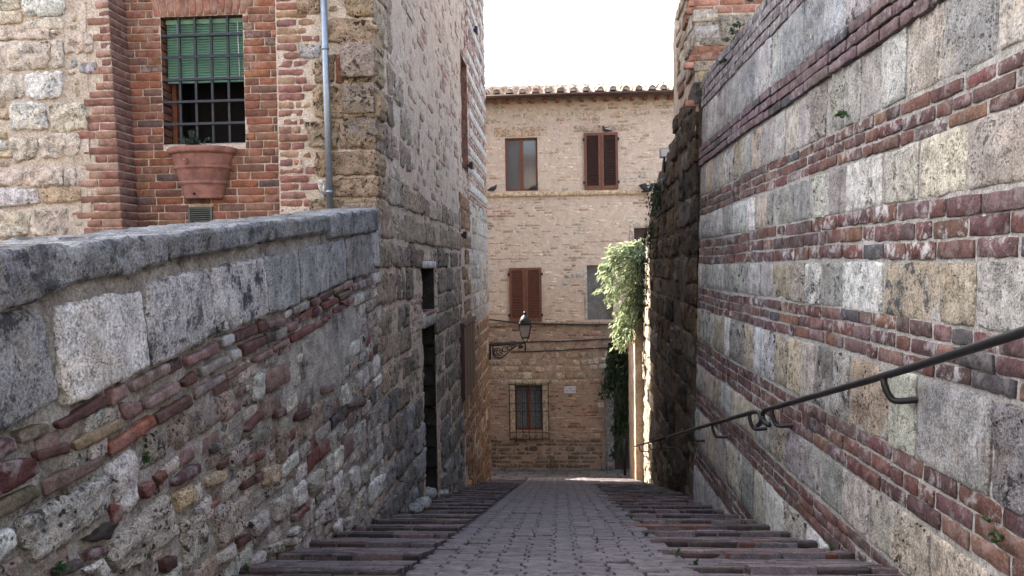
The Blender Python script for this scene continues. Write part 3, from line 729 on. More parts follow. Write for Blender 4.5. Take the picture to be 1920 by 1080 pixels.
# stone and brick of the front plane, either side of the recessed brick panel
focc = Occ(-6.5, -1.5, 0.0, 4.4)
pf_t, pf_b = FA.uv(203, 10), FA.uv(229, 430)
def pil_r(v): return pf_b[0] + (pf_t[0] - pf_b[0]) * (v - pf_b[1]) / (pf_t[1] - pf_b[1])
pil_l = FA.uv(160, 200)[0]; str_l = FA.uv(520, 200)[0]; str_r = FA.uv(583, 200)[0]
PS = Wall((pf_b[0], FY, H + pf_b[1]), (0, 1, 0), (pf_t[0] - pf_b[0], 0, pf_t[1] - pf_b[1]))
v = 0.2; row = 0
while v < 4.2:
    r = pil_r(v); tooth = [0.0, .12, -.05, .06, -.14, .1][row % 6] + rnd.uniform(-.04, .04) + (0.15 if v > 1.7 else -.05)
    l0 = pil_l + tooth; cut = [None, .55, None, .42, .5, None][(row * 5) % 6]
    ed = [l0, r] if cut is None else [l0, l0 + (r - l0) * cut, r]
    for x, y_ in zip(ed[:-1], ed[1:]):
        if y_ - x < .04: continue
        q = [(x + .006, v + .006), (y_ - .004, v + .006), (y_ - .004, v + CH - .006), (x + .006, v + CH - .006)]
        V, F = piece(FA, q, rnd.uniform(-.004, .006), .3, .008, .002, .004, .007, .06, 6, 3, 14); focc.take(q, .01)
        hi.append(('brick', V, F, M['facebrick'], jit(rnd.choice([(0.27, .135, .10), (0.31, .16, .115), (0.24, .11, .085), (0.36, .22, .16)]), .12, .05)[:3] + (rnd.uniform(.1, .7),), see_size(V)))
    V, F = piece(PS, [(.006, v - pf_b[1] + .006), (.32, v - pf_b[1] + .006), (.32, v - pf_b[1] + CH - .006), (.006, v - pf_b[1] + CH - .006)], rnd.uniform(-.004, .004), .1, .008, .002, .004, .007, .05, 5, 3, 14)
    hi.append(('brick', V, F, M['facebrick'], jit((0.19, .10, .085), .15, .05)[:3] + (rnd.uniform(.1, .6),), see_size(V)))
    rr = str_r + [0.0, .08, -.03, .09, -.02, .05][(row * 7) % 6] + rnd.uniform(-.02, .02)
    if 0.95 < v < 1.6: rr -= .06
    cut = [.58, None, .5, None, .62][row % 5]
    ed = [str_l, rr] if cut is None else [str_l, str_l + (rr - str_l) * cut, rr]
    for x, y_ in zip(ed[:-1], ed[1:]):
        q = [(x + .006, v + .006), (y_ - .006, v + .006), (y_ - .006, v + CH - .006), (x + .006, v + CH - .006)]
        V, F = piece(FA, q, rnd.uniform(-.004, .007), .3, .010, .002, .004, .007, .08, 6, 3, 14); focc.take(q, .01)
        hi.append(('brick', V, F, M['facebrick'], jit(rnd.choice([(0.25, .125, .10), (0.28, .13, .095), (0.33, .21, .13), (0.24, .12, .10)]), .12, .05)[:3] + (rnd.uniform(0, .4),), see_size(V)))
    v += CH; row += 1
FS = [('w',[(42,-12),(122,-12),(122,29),(44,33)]),('s',[(-40,-12),(38,-12),(40,18),(-40,20)]),('s',[(-40,22),(42,22),(42,43),(-40,45)]),('s',[(45,36),(122,31),(120,54),(50,56)]),('s',[(-40,47),(118,58),(95,74),(-40,75)]),('s',[(-40,77),(93,77),(95,130),(-40,133)]),('s',[(96,78),(119,74),(121,126),(98,128)]),
 ('w',[(46,137),(118,133),(117,182),(52,187)]),('s',[(-40,142),(44,138),(48,186),(-40,189)]),('w',[(18,193),(86,190),(92,243),(21,245)]),('s',[(90,196),(160,192),(166,243),(97,245)]),('s',[(122,60),(172,60),(172,98),(124,102)]),('g',[(131,106),(146,106),(146,128),(131,128)]),('g',[(148,118),(180,114),(180,137),(148,138)]),
 ('s',[(17,260),(69,254),(71,295),(28,305)]),('s',[(73,253),(150,249),(150,291),(78,298)]),('y',[(-20,248),(14,248),(14,261),(-20,261)]),('w',[(-20,264),(14,264),(14,282),(-20,282)]),('y',[(-20,285),(24,285),(24,296),(-20,296)]),
 ('s',[(-40,313),(42,318),(44,349),(-40,351)]),('s',[(46,315),(118,311),(118,349),(48,351)]),('s',[(121,318),(144,314),(146,348),(123,349)]),('w',[(-40,353),(73,353),(77,384),(-40,393)]),('y',[(77,353),(150,351),(152,378),(82,382)]),('s',[(-40,397),(53,395),(56,444),(-40,449)]),('s',[(57,396),(126,387),(129,440),(60,444)]),
 ('b',[(610,36),(703,35),(710,93),(612,80)]),('b',[(647,-12),(701,-12),(702,32),(650,31)]),('b',[(556,-12),(603,-12),(601,27),(558,27)]),('b',[(648,98),(708,95),(710,155),(648,157)]),('b',[(590,115),(628,102),(628,155),(590,157)]),('r',[(631,102),(646,103),(644,157),(630,157)]),
 ('b',[(586,160),(712,162),(715,222),(590,222)]),('b',[(572,227),(634,227),(634,280),(578,277)]),('b',[(654,227),(708,226),(710,278),(655,278)]),('b',[(637,231),(650,231),(650,278),(638,279)]),('b',[(588,285),(711,282),(713,329),(590,331)]),('w',[(596,338),(612,336),(612,371),(600,371)]),('b',[(617,336),(711,331),(712,369),(617,371)]),('b',[(580,374),(710,371),(710,395),(580,398)]),('g',[(560,82),(602,82),(602,110),(560,110)])]
FC = dict(w=(0.72, .69, .63), s=(0.62, .545, .445), y=(0.56, .44, .30), g=(0.44, .43, .42), b=(0.42, .32, .215), r=(0.25, .12, .08))
for cc, q in FS:
    qq = FA.quad(*q); focc.take(qq, .01); rgh = cc in 'bs'
    V, F = piece(FA, qq, .022 if cc != 'g' else .004, .3, .014, .008 if cc == 'b' else .004, .026 if rgh else .012, .026, .07, 22, 16, 10, octs=5)
    hi.append(('stone_block', V, F, M['rough'] if cc == 'b' else M['stone'], jit(FC[cc], .07, .03)[:3] + (.25 if cc == 'b' else .05,), see_size(V)))
def mkf(q, u, v):
    c = (0.50, .41, .31) if u < -3.5 else (0.37, .28, .19)
    V, F = piece(FA, q, rnd.uniform(-.006, .006), .2, .016, .008, .012, .014, .18, 6, 5, 12)
    hi.append(('small_stone', V, F, M['stone'], jit(c, .12, .04)[:3] + (.1,), see_size(V)))
fill_rows(FA, focc, -6.4, pil_l - .05, 0.2, 4.2, 0, (.06, .12), (.08, .2), lambda u, v: .75, mkf)
fill_rows(FA, focc, str_r, XL - .02, 0.2, 4.2, 0, (.05, .1), (.06, .16), lambda u, v: .7, mkf)
mesh_obj('front_mortar', *sheet(FA, -7.0, pf_b[0] - .30, 0.0, 5.0, 0.05, wn(8, .016, -.004, 5)), M['mortar_f'], house)
V, F = sheet(FA, pf_b[0] - .42, pf_b[0] + .3, 0.0, 5.0, 0.06, wn(8, .008, -.012, 5)); V = np.array(V); rr_ = np.array([pil_r(z - H) for z in V[:, 2]]); V[:, 0] = np.minimum(V[:, 0], rr_ - .006); mesh_obj('front_mortar', V, F, M['mortar_f'], house)
mesh_obj('side_mortar', *sheet(PS, .01, .33, -.6, 4.6, .08, -.012), M['mortar_f'], house)
mesh_obj('front_mortar', *sheet(FA, str_l - .002, XL - .02, 0.0, 5.0, 0.05, wn(8, .016, -.006, 6)), M['mortar_f'], house)
V, F = wbox(FA, str_l, str_l + .3, 0, 5, -.34, -.03); mesh_obj('pilaster_core', V, F, M['mortar_f'], house, smooth=False)

# ---- street side of the house
S_win = (LW.uv(793, 540)[0], LW.uv(815, 540)[0], LW.uv(804, 583)[1], LW.uv(804, 503)[1])
S_door = (LW.uv(796, 700)[0], LW.uv(818, 700)[0], -3.3, LW.uv(806, 612)[1])
S_shut = (LW.uv(863, 640)[0], LW.uv(884.5, 640)[0], LW.uv(873, 742)[1], LW.uv(873, 606)[1])
S_nich = (LW.uv(866, 200)[0], LW.uv(877, 200)[0], LW.uv(872, 318)[1], LW.uv(870, 112)[1])
SH = [S_win, S_door, S_nich]
def in_hole(q, holes, m=.01):
    u0, u1 = min(p[0] for p in q), max(p[0] for p in q); v0, v1 = min(p[1] for p in q), max(p[1] for p in q)
    return any(u0 < b + m and u1 > a - m and v0 < d + m and v1 > c - m for (a, b, c, d) in holes)
socc = Occ(7.1, 19.2, -5.6, 7.0, .02)
for h in SH: socc.take([(h[0], h[2]), (h[1], h[2]), (h[1], h[3]), (h[0], h[3])], .02)
lint = [(S_win[0] - .06, S_win[3]), (S_win[1] + .03, S_win[3]), (S_win[1] + .03, S_win[3] + .09), (S_win[0] - .06, S_win[3] + .09)]
lint2 = [(S_door[0] - .08, S_door[3] + .01), (S_door[1] + .03, S_door[3] + .01), (S_door[1] + .03, S_door[3] + .2), (S_door[0] - .08, S_door[3] + .2)]
sil = [(S_win[0] - .03, S_win[2] - .06), (S_win[1] + .03, S_win[2] - .06), (S_win[1] + .03, S_win[2]), (S_win[0] - .03, S_win[2])]
for nm, q, c in (('lintel', lint, (0.55, .55, .54)), ('lintel', lint2, (0.40, .385, .36)), ('sill', sil, (0.26, .15, .12))):
    V, F = piece(LW, q, .025, .2, .012, .003, .004, .004, .03, 8, 4, 8); socc.take(q, .01); mesh_obj(nm, V, F, M['ashlar'], house, c + (.4,))
def mks(q, u, v):
    low = v - (street_z(u) - H)
    if u > 14.6 and v > -1.2: c, m_ = rnd.choice([(0.50, .47, .42), (0.44, .40, .35), (0.54, .52, .48)]), M['stone']
    elif u > 13.4: c, m_ = rnd.choice([(0.42, .27, .17), (0.38, .25, .165), (0.34, .22, .15)]), M['rough']  # orange bounce light of the street end put into the block colour
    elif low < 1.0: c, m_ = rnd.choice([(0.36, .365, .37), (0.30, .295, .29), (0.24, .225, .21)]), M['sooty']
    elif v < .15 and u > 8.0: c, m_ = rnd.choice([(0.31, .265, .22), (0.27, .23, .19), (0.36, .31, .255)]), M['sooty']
    else: c, m_ = rnd.choice([(0.42, .355, .285), (0.37, .305, .24), (0.46, .39, .315), (0.34, .275, .215)]), M['rough' if rnd.random() < .6 else 'stone']
    jut = rnd.uniform(-.010, .010) + (.04 * max(0, 1 - low / 1.4) * rnd.random())
    V, F = piece(LW, q, jut, .3, .012, .004, .020, .03, .06, 12, 10, 9, octs=4)
    hi.append(('stone_block', V, F, m_, jit(c, .12, .03)[:3] + (rnd.uniform(.2, .8),), see_size(V)))
fill_rows(LW, socc, 7.17, 13.3, -4.2, 0.75, 0, (.27, .38), (.32, .72), lambda u, v: .97 if v + H > street_z(u) - .5 else 0, mks)
fill_rows(LW, socc, 7.17, 7.9, 0.75, 4.6, 0, (.3, .42), (.3, .55), lambda u, v: .95, mks)
fill_rows(LW, socc, 7.9, 9.4, 0.75, 1.9, 0, (.3, .4), (.4, .7), lambda u, v: .55 if v < 1.4 else .3, mks)
fill_rows(LW, socc, 13.3, HY1 - .02, -5.4, 1.25, 0, (.26, .36), (.35, .8), lambda u, v: .96 if v + H > street_z(u) - .5 else 0, mks)
# brick storey with white bands at the far end, small brick ends in the plaster nearer by
small_b = Bag(); small_s = Bag()
vb = 1.27; k = 0
while vb < 6.8:
    if k % 2 == 1:
        u = 14.7 + rnd.uniform(0, .3)
        while u < HY1 - .1:
            l = rnd.uniform(.45, .9); q = [(u + .01, vb + .01), (min(u + l, HY1 - .02) - .01, vb + .01), (min(u + l, HY1 - .02) - .01, vb + .17), (u + .01, vb + .17)]
            if socc.share(q) < .05 and rnd.random() < .8:
                V, F = piece(LW, q, .01, .1, .012, .003, .005, .006, .05, 6, 4, 8); socc.take(q)
                hi.append(('stone_block', V, F, M['stone'], jit((0.58, .565, .54), .08, .02)[:3] + (.1,), see_size(V)))
            u += l
    vb += .18; k += 1
def mkb(q, u, v):
    V, F = piece(LW, q, rnd.uniform(-.009, .005), .06, .008, .002, .004, .006, .08, 3, 2, 14)
    c = rnd.choice([(0.25, .155, .135), (0.29, .185, .155), (0.22, .14, .125)]) if u > 14.4 else rnd.choice([(0.33, .235, .19), (0.42, .345, .28), (0.44, .37, .305), (0.36, .265, .215)])
    small_b.add(V, F, jit(c, .15, .06)[:3] + (rnd.uniform(0, .5),))
fill_rows(LW, socc, 14.5, HY1 - .02, 1.2, 6.8, 0, (.075, .08), (.14, .3), lambda u, v: .97, mkb)
fill_rows(LW, socc, 7.5, 14.5, .6, 6.8, 0, (.07, .14), (.12, .36), lambda u, v: .42 + .25 * math.sin(u * 2.3 + 1.7 * math.sin(v * 1.9)), mkb)
fill_rows(LW, socc, 7.2, 13.4, -4.2, .9, 0, (.05, .09), (.07, .2), lambda u, v: .5 if v + H > street_z(u) - .3 else 0, mkb)
small_b.make('brick_rubble', M['brick'], house, 'stuff')
mesh_obj('side_mortar', *sheet(LW, FY + .0, HY1, -5.7, TOP_R, 0.09, lambda u, v: -.012 + .014 * fbm(np.column_stack([u * 6, v * 6, u * 0 + 9]), 4, 12), holes=SH), M['mortar_s'], house)
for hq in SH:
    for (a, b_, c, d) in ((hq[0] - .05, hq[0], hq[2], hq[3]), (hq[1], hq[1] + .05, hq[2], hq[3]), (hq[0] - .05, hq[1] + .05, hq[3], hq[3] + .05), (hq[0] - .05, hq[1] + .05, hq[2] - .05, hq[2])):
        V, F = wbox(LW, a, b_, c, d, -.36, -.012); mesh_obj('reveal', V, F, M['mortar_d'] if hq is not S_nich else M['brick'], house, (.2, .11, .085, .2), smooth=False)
emit(house, hi)
# body, roof
V, F = box(-11, XL - .37, FY + 1.0, HY1 - .02, -1, H + TOP_R - .02)
mesh_obj('rear_body', V, F, M['mortar_s'], house, smooth=False)
V, F = box(-24, XL - .02, FY + .95, 11.2, H + 5.0, H + TOP_F); mesh_obj('added_front_tower', V, F, M['mortar_s'], house, smooth=False)  # unseen upper block, raised and lengthened to keep sun off the lane
V, F = box(-24, XL - .02, FY + .02, FY + .95, H + 5.0, H + TOP_F); mesh_obj('added_front_tower', V, F, M['mortar_f'], house, smooth=False)
V, F = box(-24, -6.95, FY + .02, FY + .6, H - .5, H + 5.0); mesh_obj('front_wall', V, F, M['mortar_f'], house, smooth=False)  # unseen stretch, lengthened to keep sun off the coping
V, F = box(-11, XL + .25, 11.2, HY1 + .1, H + TOP_R, H + TOP_R + .18); mesh_obj('roof', V, F, M['tile'], house, (.3, .2, .15, .2), smooth=False)
V, F = box(XL - .37, XL - .02, HY1 - .4, HY1, -1, H + TOP_R); mesh_obj('end_wall', V, F, M['mortar_t'], house, smooth=False)  # unseen end wall, coloured dark to cut bounce onto the end house
V, F = box(-11.05, XL - .36, HY1 - .02, HY1 + .0, -1, H + TOP_R); mesh_obj('end_wall', V, F, M['mortar_t'], house, smooth=False)
# the openings of the street side
for nm, hq, rec in (('window_recess', S_win, .3), ('doorway', S_door, .34), ('arched_niche', S_nich, .16)):
    V, F = wbox(LW, hq[0] - .02, hq[1] + .02, hq[2] - .05, hq[3] + .02, -rec - .02, -rec); mesh_obj(nm, V, F, M['dark'] if nm != 'arched_niche' else M['brick'], house, (.2, .11, .085, .2), smooth=False)
# stones that line the doorway, coloured near black for its shade
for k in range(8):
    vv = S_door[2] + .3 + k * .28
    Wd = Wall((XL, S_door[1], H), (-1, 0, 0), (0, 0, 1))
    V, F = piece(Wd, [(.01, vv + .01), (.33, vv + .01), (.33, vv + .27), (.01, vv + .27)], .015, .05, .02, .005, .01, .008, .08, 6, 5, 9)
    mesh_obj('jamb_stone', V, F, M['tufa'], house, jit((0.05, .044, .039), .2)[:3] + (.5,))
# shutter
sh = thing('wooden_shutter', 'dark brown wooden shutter closed over a side window of the corner house', 'shutter', tuple(LW.P((S_shut[0] + S_shut[1]) / 2, S_shut[2], .03)))
V, F = wbox(LW, S_shut[0], S_shut[1], S_shut[2], S_shut[3], .0, .05); mesh_obj('shutter_leaf', V, F, M['shutter_d'], sh, smooth=False)
for k in range(4):
    a = S_shut[0] + (S_shut[1] - S_shut[0]) * (k + .04) / 4; b_ = S_shut[0] + (S_shut[1] - S_shut[0]) * (k + .96) / 4
    V, F = wbox(LW, a, b_, S_shut[2] + .02, S_shut[3] - .02, .05, .068); mesh_obj('board', V, F, M['shutter_d'], sh, smooth=False)
V, F = wbox(LW, S_shut[0] - .03, S_shut[1] + .03, S_shut[3], S_shut[3] + .06, .0, .085); mesh_obj('head_board', V, F, M['shutter_d'], sh, smooth=False)

# ---- barred window in the brick panel
wi = mesh_obj('window', *wbox(FP, win[0] - .02, win[1] + .02, win[2] - .02, win[3] + .02, -.62, -.60), M['dark'], house, smooth=False)
for (a, b_, c, d) in ((win[0], win[0] + .045, win[2], win[3]), (win[1] - .03, win[1], win[2], win[3]), (win[0], win[1], win[3] - .05, win[3])):
    V, F = wbox(FP, a, b_, c, d, -.30, -.20); mesh_obj('frame', V, F, M['wood'], wi, smooth=False)
for (a, b_, c, d) in ((win[0] - .25, win[0], win[2] - .2, win[3] + .2), (win[1], win[1] + .25, win[2] - .2, win[3] + .2), (win[0], win[1], win[2] - .3, win[2]), (win[0], win[1], win[3], win[3] + .25)):
    V, F = wbox(FP, a, b_, c, d, -.60, -.205); mesh_obj('reveal', V, F, M['dark'], wi, smooth=False)
V, F = piece(FP, [(win[0] - .01, win[2] - .06), (win[1] + .01, win[2] - .06), (win[1] + .01, win[2] + .012), (win[0] - .01, win[2] + .012)], -.03, .2, .008, .002, .003, .003, .02, 8, 3, 9); mesh_obj('sill', V, F, M['ashlar'], wi, (.36, .30, .27, .3))
bl_b = FP.uv(380, 146)[1]; nsl = 22
for k in range(nsl):
    vv = win[3] - .05 - (win[3] - .05 - bl_b) * (k + .5) / nsl
    V, F = box(win[0] + .02, win[1] - .015, -.016, .016, -.0035, .0035)
    rot = Matrix.Rotation(math.radians(52), 3, 'X'); V = np.array([tuple(rot @ Vector(p)) for p in V]); V = V + np.array([0, FY + .31 + .10, H + vv])
    mesh_obj('blind_slat', V, F, M['blind'], wi, smooth=False)
V, F = wbox(FP, win[0] + .02, win[1] - .015, win[3] - .055, win[3] - .01, -.125, -.075); mesh_obj('blind_box', V, F, M['blind'], wi, smooth=False)
V, F = wbox(FP, win[0] + .02, win[1] - .015, bl_b - .025, bl_b - .008, -.115, -.085); mesh_obj('blind_rail', V, F, M['blind'], wi, smooth=False)
for px in (327, 441):
    uu = FP.uv(px, 100)[0]; V, F = tube([FP.P(uu, win[3] - .05, -.07), FP.P(uu + .01, bl_b - .02, -.07)], .004, 5); mesh_obj('cord', V, F, M['paint_w'], wi)
for px in (334, 364, 394.5, 425.5):
    uu = FP.uv(px, 150)[0]; V, F = wbox(FP, uu - .011, uu + .011, win[2] - .03, win[3] + .01, -.055, -.033); mesh_obj('bar', V, F, M['bars'], wi, smooth=False)
for py in (64, 105, 147, 189, 231):
    vv = FP.uv(380, py)[1]; V, F = wbox(FP, win[0] - .035, win[1] + .03, vv - .012, vv + .012, -.034, -.012); mesh_obj('bar', V, F, M['bars'], wi, smooth=False)
vt = mesh_obj('vent', *wbox(FP, vent[0], vent[1], vent[2], vent[3], -.03, -.012), M['dark'], house, smooth=False)
for k in range(13):
    vv = vent[2] + (vent[3] - vent[2]) * (k + .5) / 13
    V, F = wbox(FP, vent[0] + .02, vent[1] - .02, vv - .006, vv + .004, -.012, .012); mesh_obj('vent_slat', V, F, plain_mat('grey_vent', (0.10, .11, .10), .6) if k == 0 else bpy.data.materials['grey_vent'], vt, smooth=False)
for (a, b_, c, d) in ((vent[0], vent[0] + .02, vent[2], vent[3]), (vent[1] - .02, vent[1], vent[2], vent[3]), (vent[0] + .02, vent[1] - .02, vent[3] - .02, vent[3])):
    V, F = wbox(FP, a, b_, c, d, -.012, .018); mesh_obj('vent_frame', V, F, bpy.data.materials['grey_vent'], vt, smooth=False)

# ---- things on the house front
dp = thing('drainpipe', 'straight grey zinc drainpipe running down the corner house onto the coping', 'drainpipe', tuple(FA.P(*FA.uv(620, 392, .07), .07)))
p0 = FA.P(*FA.uv(605, -60, .07), .07); p1 = FA.P(*FA.uv(619, 396, .07), .07)
V, F = tube([p0, p0.lerp(p1, .5), p1], .031, 16); mesh_obj('pipe', V, F, M['zinc'], dp)
for t in (.33, .92):
    c = p0.lerp(p1, t); V, F = tube([c + Vector((0, 0, .012)), c - Vector((0, 0, .012))], .036, 16); mesh_obj('clamp', V, F, M['zinc'], dp)
pc_u, pc_v = FP.uv(384, 374); pot_w = FP.uv(448, 285)[0] - FP.uv(318, 285)[0]
ptv = FP.uv(384, 279)[1]; ph = ptv - pc_v; R_ = pot_w / 2 * .985; r_ = R_ * .54
pot = thing('flower_pot', 'half-round terracotta wall pot hanging below the barred window', 'flower pot', (pc_u, FY + .31, H + pc_v))
prof = [(0.0, 0), (r_, 0), (r_ + .008, .015)]
def rr(t): return r_ + (R_ * .93 - r_) * t
for t in np.linspace(.06, .86, 40):
    bump_ = .02 * math.exp(-((t - .30) / .025) ** 2) + .02 * math.exp(-((t - .60) / .025) ** 2)
    prof.append((rr(t) + bump_, t * ph))
prof += [(rr(.86) + .012, .865 * ph), (R_ - .004, .89 * ph), (R_, .93 * ph), (R_ - .002, .98 * ph), (R_ - .02, ph), (R_ - .045, ph), (R_ - .06, .93 * ph), (0, .9 * ph)]
prof_d = []
for a, b_ in zip(prof[:-1], prof[1:]): prof_d += [a, ((a[0] + b_[0]) / 2, (a[1] + b_[1]) / 2)]
prof_d.append(prof[-1])
V, F = lathe((pc_u, FY + .298, H + pc_v), prof_d, 40, math.pi, 2 * math.pi); V = np.array(V)
V[:, 1] = FY + .298 + (V[:, 1] - FY - .298) * .72
mesh_obj('basin', V, F, M['terra'], pot)
ro = FP.uv(364, 306); rc = Vector((ro[0] + .01, FY + .298 - R_ * .62, H + ro[1]))
V, F = tube([rc + Vector((.032 * math.cos(a), -.0 - .02 * abs(math.sin(0)), .032 * math.sin(a))) for a in np.linspace(0, 2 * math.pi, 17)], .006, 6); mesh_obj('rosette', V, F, M['terra'], pot)
V, F = lathe((0, 0, 0), [(0, .012), (.012, .010), (.02, 0)], 12); V = np.array([(p[0], -p[2], p[1]) for p in V]) + np.array(rc); mesh_obj('rosette', V, F, M['terra'], pot)
dh = FP.uv(376, 366); dc = Vector((dh[0] + .012, FY + .298 - r_ * .76, H + dh[1])); V, F = tube([dc + Vector((0, .03, 0)), dc - Vector((0, .012, 0))], .012, 12); mesh_obj('drain_hole', V, F, M['dark'], pot)

def leaves(center_fn, n, size, rs, hang=0.0, aspect=2.2):
    """n small bent leaves; center_fn gives a place and an outward direction."""
    V = []; F = []
    for i in range(n):
        p, d = center_fn(rs)
        d = Vector(d); d = (d + Vector((rs.gauss(0, .5), rs.gauss(0, .5), rs.gauss(0, .5) - hang))).normalized()
        side = d.cross(Vector((rs.gauss(0, 1), rs.gauss(0, 1), rs.gauss(0, 1)))).normalized(); up = side.cross(d)
        L = size * rs.uniform(.6, 1.3); Wd = L / aspect; p = Vector(p); k = len(V)
        V += [p, p + d * L * .5 + side * Wd * .5 + up * L * .08, p + d * L - up * L * .12, p + d * L * .5 - side * Wd * .5 + up * L * .08]
        F += [(k, k + 1, k + 2), (k, k + 2, k + 3)]
    return np.array([tuple(v) for v in V]), F
def weed(name, label, pos, n, size, spread, mat, nrm=(0, 0, 1), group='weeds in the joints', hang=0.0, cat='weed'):
    rs = random.Random(int(abs(pos[0] * 991 + pos[1] * 77 + pos[2] * 13)))
    nv = Vector(nrm)
    t = thing(name, label, cat, tuple(pos), group)
    stems = [(nv + Vector((rs.gauss(0, .5), rs.gauss(0, .5), rs.gauss(0, .4) - hang))).normalized() * spread * rs.uniform(.5, 1.1) for _ in range(max(3, n // 9))]
    bag = Bag()
    for s_ in stems:
        V, F = tube([Vector(pos), Vector(pos) + s_ * .6, Vector(pos) + s_ - Vector((0, 0, hang * spread * .2))], [size * .06, size * .05, size * .03], 4); bag.add(V, F)
    bag.make('stem', mat, t)
    def fn(r):
        s_ = r.choice(stems); return Vector(pos) + s_ * r.uniform(.25, 1.05), s_.normalized()
    V, F = leaves(fn, n, size, rs, hang, 1.7); mesh_obj('leaf_cluster', V, F, mat, t, smooth=False)['kind'] = 'stuff'
    return t
pp = FP.uv(372, 262); weed('pot_plant', 'sparse grey-green plant growing in the terracotta wall pot', (pp[0], FY + .16, H + ptv - .04), 190, .04, .17, M['moss'], group=None, cat='plant')

# ================================================================== ROUGH DARK WALL AND TOWER ON THE RIGHT
TA, TB = Vector((1.73, 9.78, H)), Vector((1.99, 17.6, H))
TW = Wall(TA, (TA - TB), (0, 0, 1))
tw = thing('rough_wall', 'dark rough block wall beyond the striped wall, its far end sunlit', 'wall', (2.0, 13.5, street_z(13.5)))
UEND = -8.95
prof_t = [TW.uv(1262, 262), TW.uv(1240, 305), TW.uv(1224, 360), TW.uv(1212, 430), TW.uv(1204, 500)]
pu = np.array([p[0] for p in prof_t][::-1]); pv = np.array([p[1] for p in prof_t][::-1])
def ttop(u):
    u = np.asarray(u, float)
    return np.where(u > prof_t[0][0], 6.0, np.interp(u, pu, pv)) + .05 * np.sin(u * 9) * (u < prof_t[0][0])
titems = []; tocc = Occ(UEND - .2, .2, -6, 6.2, .02)
towi = []
def mkt(q, u, v):
    if max(p[1] for p in q) > float(ttop(np.array([min(p[0] for p in q)]))[0]) + .06: return
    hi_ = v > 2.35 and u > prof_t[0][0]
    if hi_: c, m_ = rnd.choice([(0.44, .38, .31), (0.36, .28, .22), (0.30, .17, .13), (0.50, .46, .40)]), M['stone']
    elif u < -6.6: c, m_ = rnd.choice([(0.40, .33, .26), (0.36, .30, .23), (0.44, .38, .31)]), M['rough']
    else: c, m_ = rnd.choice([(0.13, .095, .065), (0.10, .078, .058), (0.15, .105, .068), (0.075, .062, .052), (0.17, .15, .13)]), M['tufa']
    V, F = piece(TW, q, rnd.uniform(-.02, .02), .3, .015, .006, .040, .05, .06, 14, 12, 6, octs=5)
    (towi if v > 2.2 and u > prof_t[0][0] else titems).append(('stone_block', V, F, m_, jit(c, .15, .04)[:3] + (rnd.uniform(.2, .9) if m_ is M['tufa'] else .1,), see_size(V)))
fill_rows(TW, tocc, UEND, 0, -5.6, 2.2, 0, (.27, .42), (.4, 1.0), lambda u, v: .97 if v + H > street_z(9.78 - u) - .45 else 0, mkt)
fill_rows(TW, tocc, prof_t[0][0], 0, 2.2, 5.6, 0, (.12, .3), (.3, .8), lambda u, v: .95, mkt)
emit(tw, titems)
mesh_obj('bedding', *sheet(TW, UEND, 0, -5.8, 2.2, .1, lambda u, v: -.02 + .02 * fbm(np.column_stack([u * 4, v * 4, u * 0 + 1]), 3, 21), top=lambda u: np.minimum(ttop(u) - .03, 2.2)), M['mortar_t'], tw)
cu_ = np.concatenate([np.linspace(UEND, prof_t[0][0], 12), [0]])
V = []; F = []
for u in cu_:
    t_ = min(float(ttop(np.array([u]))[0]) - .06, 2.15)
    for (v_, w_) in ((-5.8, -.05), (t_, -.05), (t_, -.6), (-5.8, -.6)): V.append(TW.M([u, v_, w_]))
for i in range(len(cu_) - 1):
    a = 4 * i
    F += [(a, a + 4, a + 5, a + 1), (a + 1, a + 5, a + 6, a + 2), (a + 2, a + 6, a + 7, a + 3)]
F += [(0, 1, 2, 3), (4 * len(cu_) - 4, 4 * len(cu_) - 1, 4 * len(cu_) - 2, 4 * len(cu_) - 3)]
mesh_obj('core', V, F, M['mortar_t'], tw, smooth=False)
# end pier, plastered, standing forward into the street
yp0 = 18.65; xp0 = 1.83
pier = thing('end_pier', 'narrow plastered pier at the sunlit end of the dark wall', 'pier', (xp0 + .3, yp0 + .5, pave_z(20) - .2))
Wf = Wall((0, yp0, H), (1, 0, 0), (0, 0, 1)); Wl = Wall((xp0, 0, H), (0, -1, 0), (0, 0, 1))
M['pier'] = mortar_mat('pier_plaster', (0.52, .42, .32), (0.40, .27, .19), bump=.02, dirta=.3, dirt=(.2, .13, .09))
mesh_obj('front_face', *sheet(Wf, xp0, xp0 + .6, -6, .22, .06, wn(6, .012, 0)), M['pier'], pier)
mesh_obj('street_face', *sheet(Wl, -20.4, -yp0, -6, .22, .06, wn(6, .012, 0)), M['pier'], pier)
V, F = box(xp0 + .015, xp0 + .6, yp0 + .015, 20.4, 0, H + .21); mesh_obj('core', V, F, M['pier'], pier, smooth=False)

tower = thing('tower_house', 'brick and stone house corner rising behind the striped wall', 'house', (3, 10.5, H + 1.5))
emit(tower, towi)
TF = Wall((0, 9.80, H), (1, 0, 0), (0, 0, 1))
ti = []; tfo = Occ(1.6, 5, 1.5, 6, .02)
for q, c, m_ in (([(1311, 29), (1440, 26), (1440, 84), (1311, 86)], (0.42, .37, .29), 'rough'), ([(1309, 129), (1440, 127), (1440, 165), (1309, 165)], (0.44, .36, .22), 'stone')):
    qq = TF.quad(*q); tfo.take(qq, .01); V, F = piece(TF, qq, .01, .1, .015, .004, .008, .008, .05, 14, 8, 8); ti.append(('stone_block', V, F, M[m_], c + (.1,), see_size(V)))
def mktf(q, u, v):
    V, F = piece(TF, q, rnd.uniform(-.003, .006), .08, .008, .002, .004, .006, .05, 6, 3, 12)
    ti.append(('brick', V, F, M['facebrick'], jit(rnd.choice([(0.38, .17, .11), (0.34, .15, .10), (0.42, .21, .15)]), .1, .04)[:3] + (.3,), see_size(V)))
